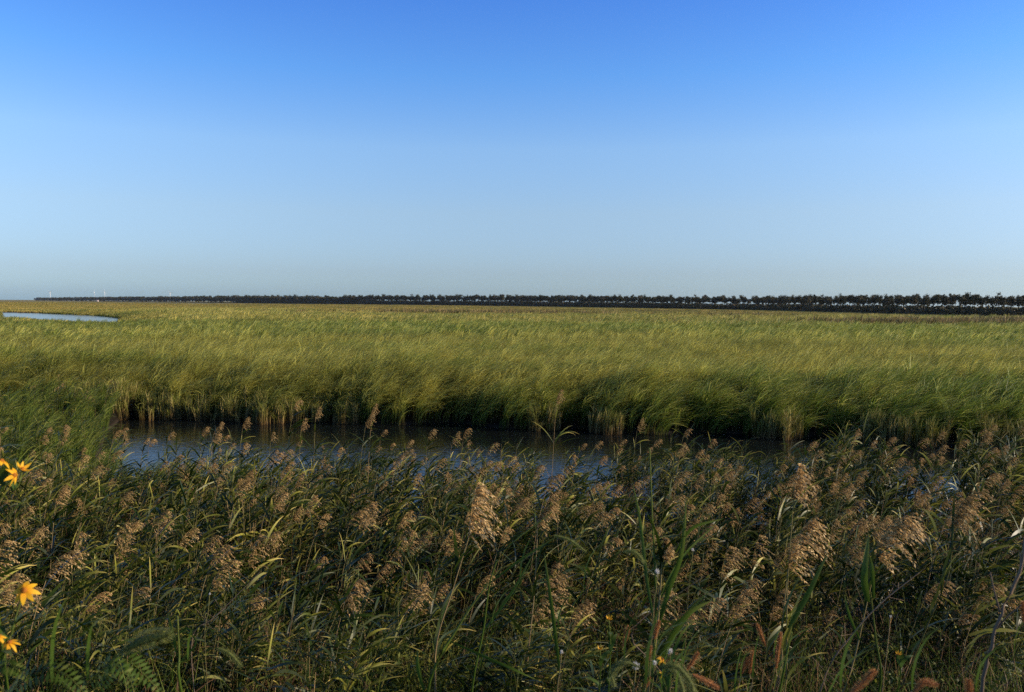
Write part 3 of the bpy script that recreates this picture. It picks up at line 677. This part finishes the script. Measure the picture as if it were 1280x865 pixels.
for k in range(4):
    tm, cm = TREES[k]; crp.append(bpy.data.objects.new('far_tree', cm))
pts, sc = [], []
for x, y, h, dx, dy in resample(sub(ROW, arc), 5.5):
    for q in (-12, 0, 12):
        o_ = q + r9.normal(0, 3); s_ = h * 1.15 * r9.uniform(.8, 1.15); pts.append((x + dy * o_, y - dx * o_, -.1 * s_ + r9.uniform(-.3, .1) * h * (q != 0))); sc.append((s_ * 1.5, s_ * 1.5, s_ * 1.1))
n = len(pts); scatter('distant_wood', crp, pts, np.stack([np.zeros(n), np.zeros(n), r9.uniform(0, 6, n)], 1), sc, r9.integers(0, 4, n), 'far end of the windbreak merging into one dark line on the horizon', 'wood')

# ------------------------------------------------------------------ wind turbines and hut
def turbine(px, tip, ang, label):
    D = 7000.; p = at(px, 375, D); th = 72.; o = empty('wind_turbine', (p.x, D, 0), -.1, label, 'wind turbine', 'wind turbines on the horizon')
    m = MB(); z = np.linspace(0, th, 5); P = np.zeros((1, 5, 3)); P[0, :, 2] = z; m.tubes(P, np.linspace(2.2, 1.4, 5)[None], 10); m.build('tower', M['turbine'], o, True)
    m = MB(); P = np.zeros((1, 4, 3)); P[0, :, 1] = [-5, -4, 5, 6]; P[0, :, 2] = th + 1.5; m.tubes(P, np.array([[.4, 2.2, 2.2, .4]]), 8); m.build('nacelle', M['turbine'], o, True)
    for k in range(3):
        a_ = ang + k * 2 * math.pi / 3; m = MB(); q = np.linspace(0, 1, 5)[:, None]; d = np.array([math.cos(a_), 0, math.sin(a_)])
        P = (np.array([0, -6, th + 1.5]) + q * d * 34)[None]; m.tubes(P, np.array([[.8, 1.1, .8, .5, .2]]), 4); m.build('blade', M['turbine'], o)
turbine(63, 361, .5, 'leftmost white wind turbine on the horizon, apart from the rest')
turbine(118, 363, 1.1, 'white wind turbine, left one of the close pair above the treeline')
turbine(131, 361, 1.5, 'white wind turbine, right one of the close pair above the treeline')
turbine(213, 365, .2, 'faint white wind turbine peeping over the dark wood')
p = at(122, 376.5, 2500); o = empty('hut', (p.x, 2500, .2), .3, 'tiny pale hut in front of the distant wood', 'hut')
def box(mb, c, s_):
    c, s_ = np.array(c, float), np.array(s_, float) / 2; V = [c + s_ * np.array([a_, b_, d_]) for a_ in (-1, 1) for b_ in (-1, 1) for d_ in (-1, 1)]
    mb.add(V, [(0, 1, 3, 2), (4, 6, 7, 5), (0, 4, 5, 1), (2, 3, 7, 6), (0, 2, 6, 4), (1, 5, 7, 3)], np.zeros(8), np.zeros(8))
m = MB(); box(m, (0, 0, 2), (6, 5, 4)); m.build('wall', M['hut'], o)
m = MB(); m.add([(-3.4, -2.9, 4.01), (3.4, -2.9, 4.01), (3.4, 2.9, 4.01), (-3.4, 2.9, 4.01), (-3.4, 0, 5.6), (3.4, 0, 5.6)], [(0, 1, 5, 4), (2, 3, 4, 5), (0, 4, 3, 3), (1, 2, 5, 5)], np.zeros(6), np.zeros(6)); m.build('roof', M['hut_roof'], o)

# ------------------------------------------------------------------ foreground plants
def curve(pts, n):
    """smooth path through a few points (Catmull-Rom)"""
    P = [np.array(p, float) for p in pts]; P = [2 * P[0] - P[1]] + P + [2 * P[-1] - P[-2]]; out = []; segs = len(P) - 3
    for u in np.linspace(0, segs - 1e-6, n):
        i = int(u); t = u - i; a_, b_, c, d = P[i:i + 4]
        out.append(.5 * (2 * b_ + (c - a_) * t + (2 * a_ - 5 * b_ + 4 * c - d) * t * t + (3 * b_ - a_ - 3 * c + d) * t ** 3))
    return np.array(out)
def gz(x, y): return float(ground_z(x, y))
def px_path(pxs, Y, drop=True, dy=.25):
    """world path through photograph pixels at distance Y, continued down to the ground"""
    W = [at(a_, b_, Y) for a_, b_ in pxs]
    if drop:
        g0 = W[0]; x, y = g0.x - (W[1].x - g0.x) * .5, g0.y + dy; W = [Vector((x, y, gz(x, y) - .02)), Vector((x * .6 + g0.x * .4, y, (gz(x, y) + g0.z) / 2))] + W
    base = W[0].copy(); return base, [np.array(v - base) for v in W]

def foxtail(stem_px, head_px, Y, r0, mat, label, group=None, drop=True):
    base, pts = px_path(stem_px + [head_px[0]], Y, drop); o = empty('foxtail_grass', base, 0, label, 'foxtail grass', group)
    P = curve(pts, 16); m = MB(); m.tubes(P[None], np.linspace(.0014, .0007, 16)[None], 4); m.build('stem', M['broad_leaf'] if mat == 'foxtail_green' else M['reed_stem'], o)
    hp = [np.array(at(a_, b_, Y) - base) for a_, b_ in head_px]; A = curve(hp, 14); m = MB()
    q = np.linspace(0, 1, 14); prof = np.sqrt(np.clip(np.sin(np.pi * (.04 + .93 * q)), .02, 1)); m.tubes(A[None], (r0 * .55 * prof)[None], 7, T=np.full((1, 14), .2))
    N_ = 620; u = RNG.random(N_) * 12.99; j = u.astype(int); f = (u - j)[:, None]; C = A[j] * (1 - f) + A[j + 1] * f; ax = unit(A[j + 1] - A[j])
    d = rdir(N_); d = unit(d - ax * np.sum(d * ax, 1, keepdims=True)); rr = (r0 * prof[j])[:, None]
    m.leaves(C + d * rr * .55, unit(ax + d * .6), unit(np.cross(ax, d)), .0032, .0007, T=RNG.random(N_) * .6)
    dd = unit(ax * .9 + d * .8 + rdir(N_) * .2); m.leaves(C + d * rr * .7 + dd * rr * .55, dd, unit(np.cross(dd, rdir(N_))), r0 * 1.15, .00016, T=.6 + .4 * RNG.random(N_))
    m.build('seed_head', M[mat], o)
    # one or two leaves
    lm = MB(); B = 2; i = [7, 9]; hd = RNG.uniform(-1, 1, B); LP = arc_blades(B, 7, RNG.uniform(.12, .2, B), RNG.uniform(1.2, 2.0, B), hd, P[i], 1.2)
    lm.ribbons(LP, np.broadcast_to(unit(np.stack([-np.sin(hd), np.cos(hd), RNG.normal(0, .3, B)], 1))[:, None], LP.shape), blade_w(7, np.full(B, .003), B)); lm.build('foliage', M['broad_leaf'], o)
    return o
BR = 'foxtail_brown'; GR = 'foxtail_green'
foxtail([(778, 840), (780, 820)], [(779, 808), (786, 783)], 1.9, .0055, BR, 'brown foxtail head leaning right, left of the tall green reed')
foxtail([(818, 845), (819, 815)], [(818, 799), (824, 776)], 1.9, .0055, BR, 'brown foxtail head right against the stem of the tall green reed')
foxtail([(806, 860), (808, 842)], [(808, 832), (814, 808)], 1.9, .0055, BR, 'brown foxtail head low in front of the tall green reed')
foxtail([(848, 862), (855, 848)], [(858, 838), (873, 816)], 1.8, .0055, BR, 'brown foxtail head slanting up right beside the yellow flower')
foxtail([(842, 845), (862, 843)], [(866, 843), (899, 860)], 1.6, .006, BR, 'brown foxtail head drooping right at the bottom edge')
foxtail([(806, 866), (806, 862)], [(805, 862), (813, 846)], 1.8, .005, BR, 'short brown foxtail head below the yellow flower')
foxtail([(966, 850), (960, 822)], [(957, 808), (946, 780)], 1.9, .0055, BR, 'brown foxtail head leaning left, higher one of the right-hand group')
foxtail([(972, 862), (971, 845)], [(970, 836), (976, 790)], 1.9, .0055, BR, 'longest upright brown foxtail head beside the straw coloured stem')
foxtail([(938, 862), (938, 848)], [(937, 842), (941, 814)], 2.0, .0055, BR, 'brown foxtail head, right one of the low pair')
foxtail([(922, 862), (925, 850)], [(926, 843), (936, 822)], 2.0, .0055, BR, 'brown foxtail head, left one of the low pair')
foxtail([(1040, 885), (1052, 872)], [(1062, 868), (1094, 838)], 1.3, .006, BR, 'big blurred brown foxtail head at the bottom right of centre')
foxtail([(1130, 885), (1138, 872)], [(1142, 866), (1155, 853), (1172, 856)], 1.4, .006, BR, 'arched brown foxtail head cut by the bottom edge')
foxtail([(1212, 885), (1212, 878)], [(1212, 874), (1211, 850)], 1.4, .006, BR, 'stubby brown foxtail head at the bottom near the dry twig')
foxtail([(1278, 800), (1279, 785)], [(1280, 778), (1279, 752)], 1.5, .0055, BR, 'brown foxtail head cut by the right edge')
foxtail([(600, 830), (650, 730), (680, 678)], [(692, 669), (712, 675), (733, 690)], 2.1, .0055, GR, 'thin green foxtail head bending over right in the middle of the reeds')
foxtail([(672, 835), (705, 775), (745, 715), (770, 692)], [(778, 690), (793, 690), (806, 704)], 2.2, .007, GR, 'plump straw-green foxtail head at the tip of a long slanting stalk')
foxtail([(215, 850), (235, 825), (262, 812)], [(272, 810), (288, 818), (302, 833)], 1.9, .007, GR, 'short green foxtail head right of the pinnate leaves')
foxtail([(800, 890), (815, 850), (820, 838)], [(826, 835), (845, 833), (862, 852), (868, 872)], 1.2, .007, GR, 'large green foxtail head arching down at the bottom edge')
foxtail([(830, 890), (812, 850), (806, 838)], [(800, 834), (780, 828), (765, 842), (768, 858)], 1.5, .007, GR, 'green foxtail head arching left at the bottom edge')
foxtail([(845, 895), (835, 870), (828, 850)], [(830, 845), (842, 838), (852, 858), (856, 880)], 1.25, .006, GR, 'green foxtail head tucked inside the largest arching one')
foxtail([(60, 890), (110, 850), (135, 833)], [(152, 815), (180, 800), (214, 792)], 1.15, .011, GR, 'large feathery green foxtail head pointing right above the pinnate leaves')

# pinnate leaves
def pinnate(pathpx, Y, half, label, drop=False):
    base, pts = px_path(pathpx, Y, True, .1); o = empty('pinnate_plant', base, 0, label, 'leafy weed', None); k = 3
    st = curve(pts[:k + 1], 10); m = MB(); m.tubes(st[None], np.linspace(.0018, .001, 10)[None], 4); m.build('stem', M['broad_leaf'], o)
    A = curve(pts[k - 1:], 21)[2:]; N_ = len(A); m = MB(); m.tubes(A[None], np.full((1, N_), .0006), 4)
    tn = unit(np.gradient(A, axis=0)); up = np.array([0, -.55, .83]); sd_ = unit(np.cross(tn, up)); q = np.linspace(0, 1, N_); L = half * np.sin(np.pi * (.18 + .74 * q))
    for sgn in (-1, 1):
        d = unit(sd_ * sgn + tn * .35 + np.array([0, 0, -.15])); m.leaves(A + d * L[:, None] * .5, d, unit(tn - d * np.sum(tn * d, 1, keepdims=True)), L, half * .12)
    m.build('leaflets', M['broad_leaf'], o)
pinnate([(120, 872), (135, 845), (155, 824), (175, 838), (198, 862)], 1.2, .022, 'dark pinnate leaf hanging right below the feathery green foxtail')
pinnate([(70, 880), (95, 868), (130, 835), (140, 828), (160, 845), (168, 866)], 1.15, .018, 'yellowish pinnate leaf curling down at the bottom left')
pinnate([(-20, 880), (10, 868), (30, 850), (60, 838), (85, 845), (105, 866)], 1.1, .022, 'broad pinnate leaf in the bottom left corner')
pinnate([(-30, 850), (-10, 838), (5, 832), (20, 836), (38, 850)], 1.15, .016, 'small pinnate leaf at the left edge under the orange flowers')

# yellow flowers
def flower(stem_px, Y, size, facing, npet, droop, label, group=None, drop=True, leafy=True):
    base, pts = px_path(stem_px, Y, drop, .1); o = empty('yellow_flower', base, 0, label, 'flower', group); P = curve(pts, 16)
    m = MB(); m.tubes(P[None], np.linspace(.0022, .0013, 16)[None], 5); m.build('stem', M['broad_leaf'], o)
    c = P[-1]; nrm = unit(np.array(facing, float)); u = unit(np.cross(nrm, [0, 0, 1.])); v = np.cross(nrm, u)
    m = MB(); n = 7; q = np.linspace(0, 1, n); wf = np.array([.35, .8, 1, 1, .85, .55, .12])
    for k in range(npet):
        a_ = (k + RNG.uniform(-.18, .18)) / npet * 2 * np.pi; d = u * math.cos(a_) + v * math.sin(a_); s_ = -u * math.sin(a_) + v * math.cos(a_); L = size * RNG.uniform(.85, 1.1); dr = droop + RNG.normal(0, .12)
        A = c + d * size * .10 + q[:, None] * d * L - nrm * (q[:, None] ** 2 * L * dr) + np.array([0, 0, -1.]) * q[:, None] ** 2 * L * .18
        m.ribbons(A[None], np.broadcast_to(unit(s_ + nrm * RNG.normal(0, .25)), (1, n, 3)), wf[None] * size * .21)
    m.build('petals', M['petal'], o)
    m = MB(); th = np.linspace(0, np.pi / 2, 6); A = c[None] + nrm[None] * (np.sin(th) * size * .2 + .0005)[:, None]; m.tubes(A[None], (np.cos(th) * size * .24 + .0002)[None], 10)
    C = c + unit(rdir(120) * .8 + nrm) * size * .22; m.leaves(C, np.broadcast_to(nrm, (120, 3)) + rdir(120) * .3, unit(np.cross(rdir(120), nrm)), size * .1, size * .02); m.build('flower_centre', M['floret'], o)
    if leafy:
        m = MB(); B = 4; i = [5, 7, 9, 11]; hd = RNG.uniform(-3, 3, B); LP = arc_blades(B, 7, RNG.uniform(.05, .09, B), RNG.uniform(1.3, 2.2, B), hd, P[i], .6)
        m.ribbons(LP, np.broadcast_to(np.stack([-np.sin(hd), np.cos(hd), np.zeros(B)], 1)[:, None], LP.shape), np.array([.3, .8, 1, .9, .7, .4, .03])[None] * .008 * np.ones((B, 1))); m.build('foliage', M['broad_leaf'], o)
flower([(8, 850), (15, 790), (30, 738)], 1.35, .021, (.25, -.75, .45), 8, .35, 'fully open yellow-orange flower with spread petals, lowest but one on the left')
flower([(-20, 620), (5, 608), (18, 594)], 1.35, .016, (.9, -.05, .15), 6, .5, 'yellow-orange flower seen side-on, lower one of the upper left cluster')
flower([(-25, 605), (-10, 590), (2, 576)], 1.35, .015, (.3, .2, .9), 7, .3, 'yellow flower at the very left edge, top of the upper cluster')
flower([(-15, 640), (20, 612), (28, 586)], 1.4, .013, (.6, -.1, .8), 6, -.9, 'half closed orange bud flower in the upper left cluster')
flower([(-5, 870), (2, 830), (12, 803)], 1.3, .014, (.1, -.3, .9), 8, .4, 'small orange flower above the bottom left corner')
flower([(-15, 870), (-8, 820), (-2, 796)], 1.3, .013, (.5, -.2, .9), 7, .2, 'orange flower cut by the left edge just above the lowest one')
flower([(835, 885), (832, 850), (828, 824)], 1.9, .014, (.6, -.3, .7), 7, .3, 'small yellow flower beside the white fluff at the bottom')
flower([(822, 885), (830, 862), (827, 842)], 1.9, .010, (.9, -.2, .2), 6, .3, 'tiny orange flower under the yellow one at the bottom')
flower([(762, 840), (763, 800), (761, 774)], 2.0, .009, (.1, -.2, .95), 6, -1.1, 'closed orange bud standing left of the brown foxtails')
flower([(750, 850), (751, 830), (750, 812)], 2.0, .008, (.1, -.2, .95), 6, -1.1, 'tiny closed yellow bud low beside the orange bud')
flower([(1124, 855), (1124, 830), (1123, 818)], 2.0, .008, (.1, -.2, .95), 6, -1.1, 'tiny closed orange bud under the paired plumes on the right')

# white seed fluff
def fluff(px, py, Y, r, label):
    base, pts = px_path([(px - 6, py + 60), (px - 2, py + 25), (px, py)], Y, True, .05); o = empty('seed_fluff', base, 0, label, 'seed head', 'white seed heads near the tall green reed'); P = curve(pts, 12)
    m = MB(); m.tubes(P[None], np.full((1, 12), .0011), 4); m.build('stem', M['reed_stem'], o); c = P[-1]
    m = MB(); N_ = 420; d = unit(rdir(N_) + rdir(5)[RNG.integers(0, 5, N_)] * .9); r *= .72; rr = RNG.uniform(.1, 1.25, N_)[:, None] * r; m.leaves(c + d * rr, unit(d + rdir(N_) * .5), unit(np.cross(d, rdir(N_))), r * .8, r * .06); m.build('fluff', M['fluff'], o)
for px, py, Y, r, l in [(850, 684, 2.3, .007, 'white seed tuft under the long pale leaf of the green reed'), (866, 687, 2.3, .005, 'small off-white tuft just right of the white one'), (822, 714, 2.1, .0075, 'white seed tuft on the stem of the tall green reed'),
    (838, 815, 1.9, .009, 'roundest white seed tuft beside the yellow flower'), (795, 832, 1.8, .010, 'ragged white seed tuft left of the yellow flower'), (818, 828, 1.8, .006, 'small white seed tuft touching the yellow flower'), (702, 815, 2.0, .005, 'lone white seed tuft low in the middle'), (262, 742, 2.4, .004, 'tiny white seed speck low on the left'), (1113, 770, 2.3, .004, 'tiny white seed speck near the dry twig')]:
    fluff(px, py, Y, r, l)

# notable near reeds with pale or feathery plumes
def big_reed(stem_px, Y, psize, mat, label, droopy, leafn=8, wide=1.0):
    base, pts = px_path(stem_px, Y, True, .2); o = empty('reed', base, 0, label, 'reed'); P = curve(pts, 18)
    m = MB(); m.tubes(P[None], np.linspace(.0045, .002, 18)[None], 6); m.build('stem', M['reed_stem'], o)
    st, lf, pl = reed_meshes(1.0, True, leafn=8, psize=psize, straight=True, droopy=droopy)
    tipz = np.concatenate(st.v)[-4:].mean(0); pl.v = [(v - tipz) * np.array([1, 1, 1]) + P[-1] for v in pl.v]
    st2, lf2, pl2 = reed_meshes(1.0, True, leafn=8, psize=psize, straight=True, droopy=droopy); t2 = np.concatenate(st2.v)[-4:].mean(0)
    for v, q, t, r_ in zip(pl2.v, pl2.q, pl2.t, pl2.r):
        q = q - q.min(); pl.add(v - t2 + P[-1], q, t, r_)
    pl.build('plume', M[mat], o)
    m = MB(); B = leafn; i = RNG.integers(6, 17, B); hd = np.where(RNG.random(B) < .7, RNG.normal(0, .7, B), RNG.uniform(-3, 3, B)); LP = arc_blades(B, 9, RNG.uniform(.2, .38, B), RNG.uniform(.9, 2.1, B), hd, P[i], .8)
    m.ribbons(LP, np.broadcast_to(unit(np.stack([-np.sin(hd), np.cos(hd), RNG.normal(0, .3, B)], 1))[:, None], LP.shape), blade_w(9, RNG.uniform(.006, .010, B) * wide, B)); m.build('foliage', M['reed_leaf'], o)
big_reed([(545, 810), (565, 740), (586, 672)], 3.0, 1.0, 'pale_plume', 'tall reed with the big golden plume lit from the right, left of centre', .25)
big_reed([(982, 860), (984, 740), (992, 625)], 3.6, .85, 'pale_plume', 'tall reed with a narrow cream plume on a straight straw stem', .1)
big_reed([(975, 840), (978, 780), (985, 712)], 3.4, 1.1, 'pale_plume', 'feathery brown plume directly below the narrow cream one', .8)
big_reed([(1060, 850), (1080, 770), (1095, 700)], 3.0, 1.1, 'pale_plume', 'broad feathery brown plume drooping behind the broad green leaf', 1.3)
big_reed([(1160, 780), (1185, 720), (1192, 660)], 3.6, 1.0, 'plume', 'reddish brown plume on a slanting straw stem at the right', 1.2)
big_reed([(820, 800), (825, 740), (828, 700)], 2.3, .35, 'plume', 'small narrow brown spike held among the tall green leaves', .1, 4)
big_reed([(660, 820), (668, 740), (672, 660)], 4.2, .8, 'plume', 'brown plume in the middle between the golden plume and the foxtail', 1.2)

# broad-leaved reeds
def leafy_reed(stem_px, Y, leaves, label):
    base, pts = px_path(stem_px, Y, True, .15); o = empty('broad_leaved_reed', base, 0, label, 'reed'); P = curve(pts, 20)
    m = MB(); m.tubes(P[None], np.linspace(.005, .002, 20)[None], 6); m.build('stem', M['broad_leaf'], o)
    for lp, wd in leaves:
        A = curve([np.array(at(a_, b_, Y + dy) - base) for a_, b_, dy in lp], 14); q = np.linspace(0, 1, 14); w_ = wd * .72 * np.clip(np.sin(np.pi * (.12 + .88 * q)) ** .7, .02, 1); tn = unit(np.gradient(A, axis=0))
        sd_ = unit(np.cross(tn, np.array([.25, 1, .25]))); m = MB()
        nrm = np.cross(tn, sd_)                                       # two halves folded along the midrib
        V3 = np.stack([A - sd_ * w_[:, None] + nrm * (w_ * .45)[:, None], A, A + sd_ * w_[:, None] + nrm * (w_ * .45)[:, None]], 1); i_ = np.arange(13) * 3
        m.add(V3, np.concatenate([np.stack([i_, i_ + 1, i_ + 4, i_ + 3], 1), np.stack([i_ + 1, i_ + 2, i_ + 5, i_ + 4], 1)]), np.repeat(q, 3), np.full(42, .5))
        m.build('leaf', M['broad_leaf'], o)
leafy_reed([(815, 850), (820, 760), (815, 640), (812, 560)], 2.3, [([(818, 800, 0), (835, 740, 0), (852, 690, -.05), (858, 620, -.1)], .010), ([(820, 760, 0), (850, 700, .05), (900, 650, .1)], .005), ([(845, 690, 0), (865, 660, -.05), (905, 648, -.1)], .007),
    ([(822, 830, 0), (840, 795, -.1), (862, 765, -.15), (890, 750, -.2)], .012), ([(818, 780, 0), (808, 720, .05), (800, 650, .1), (790, 600, .1)], .007), ([(820, 800, 0), (855, 770, 0), (890, 735, 0)], .005)], 'tall green reed with upright broad leaves right of centre')
leafy_reed([(1100, 860), (1095, 800), (1088, 740)], 2.4, [([(1085, 752, 0), (1080, 720, -.03), (1086, 668, 0)], .014), ([(1092, 748, 0), (1090, 712, -.03), (1085, 690, 0)], .008)], 'single broad upright green leaf before the feathery right plume')
leafy_reed([(975, 860), (985, 810), (990, 790)], 2.3, [([(985, 785, 0), (1008, 745, 0), (1035, 690, 0)], .011), ([(1075, 800, .1), (1062, 770, .1), (1055, 742, .1)], .006)], 'slanting broad green leaf left of the upright one')
leafy_reed([(535, 862), (575, 780), (610, 730)], 1.9, [([(610, 730, 0), (650, 700, 0), (700, 668, 0)], .004), ([(530, 862, 0), (523, 835, 0), (522, 812, 0)], .007), ([(560, 800, 0), (640, 835, 0), (672, 850, -.1)], .006)], 'long slanting green grass stalk crossing below the golden plume')
leafy_reed([(226, 862), (224, 820), (222, 770)], 2.0, [([(222, 820, 0), (216, 790, 0), (210, 765, 0)], .006), ([(224, 830, 0), (245, 800, 0), (212, 776, 0)], .004), ([(215, 800, 0), (235, 785, 0), (243, 800, 0)], .004)], 'thin green stalk with yellow-green leaves right of the open yellow flower')
leafy_reed([(590, 864), (604, 790), (622, 700), (690, 640)], 2.6, [([(604, 790, 0), (640, 740, 0), (668, 690, 0)], .006), ([(700, 840, 0), (690, 760, 0), (680, 690, 0)], .009)], 'green stalk with dark leaves standing in the middle of the bank')

# dry twig
base, pts = px_path([(1228, 870), (1238, 815), (1250, 770), (1268, 730), (1284, 672)], 1.5, True, .02); o = empty('dry_twig', base, 0, 'bare pale dry twig with a side branch at the right edge', 'twig')
m = MB(); P = curve(pts, 26); P[8:] += RNG.normal(0, .0022, (18, 3)); m.tubes(P[None], np.linspace(.0038, .0022, 26)[None], 6); m.build('stem', M['twig'], o)
for pxs in ([(1246, 786), (1258, 772), (1282, 752)], [(1250, 765), (1242, 735), (1238, 715)], [(1270, 728), (1276, 712), (1275, 690)]):
    _, p2 = px_path(pxs, 1.5, False); A = curve([np.array(at(a_, b_, 1.5) - base) for a_, b_ in pxs], 9); m = MB(); m.tubes(A[None], np.linspace(.0022, .001, 9)[None], 5); m.build('branch', M['twig'], o)
for pxs, Y, l in [([(1030, 850), (1060, 800), (1100, 755), (1150, 715)], 2.2, 'thin dark dry stalk crossing in front of the feathery right plume'), ([(240, 800), (270, 770), (325, 715)], 3.0, 'pale straw stalk fallen diagonally, left of centre'), ([(830, 850), (790, 790), (880, 720)], 2.4, 'thin dry stalk bent over behind the foxtails')]:
    base, pts = px_path(pxs, Y, True, .1); o = empty('dry_stalk', base, 0, l, 'stalk'); m = MB(); P = curve(pts, 20); m.tubes(P[None], np.linspace(.0024, .0012, 20)[None], 5); m.build('stem', M['twig'], o)
    m = MB(); B = 14; i = RNG.integers(8, 19, B); d = unit(rdir(B) + np.array([.3, 0, .4])); q = np.linspace(0, 1, 4); BP = P[i][:, None] + d[:, None] * (RNG.uniform(.03, .08, B)[:, None] * q)[..., None]; m.tubes(BP, np.full((B, 4), .0006), 3); m.build('twigs', M['twig'], o)

# ------------------------------------------------------------------ the air
hz = MB(); box(hz, (0, 4200, 55.5), (14000, 10000, 119)); s = NT('haze'); s.m.node_tree.nodes
pv = s.n('ShaderNodeVolumePrincipled'); pv.inputs['Color'].default_value = (.86, .93, 1.0, 1); pv.inputs['Density'].default_value = .00003; pv.inputs['Anisotropy'].default_value = .3
s.l(pv.outputs[0], s.out.inputs['Volume']); ho = hz.build('haze', s.m); tag(ho, 'thin pale evening haze over the whole marsh', 'haze', None, 'stuff')
cy.volume_bounces = 0; cy.sample_clamp_direct = 4; cy.sample_clamp_indirect = 1.5
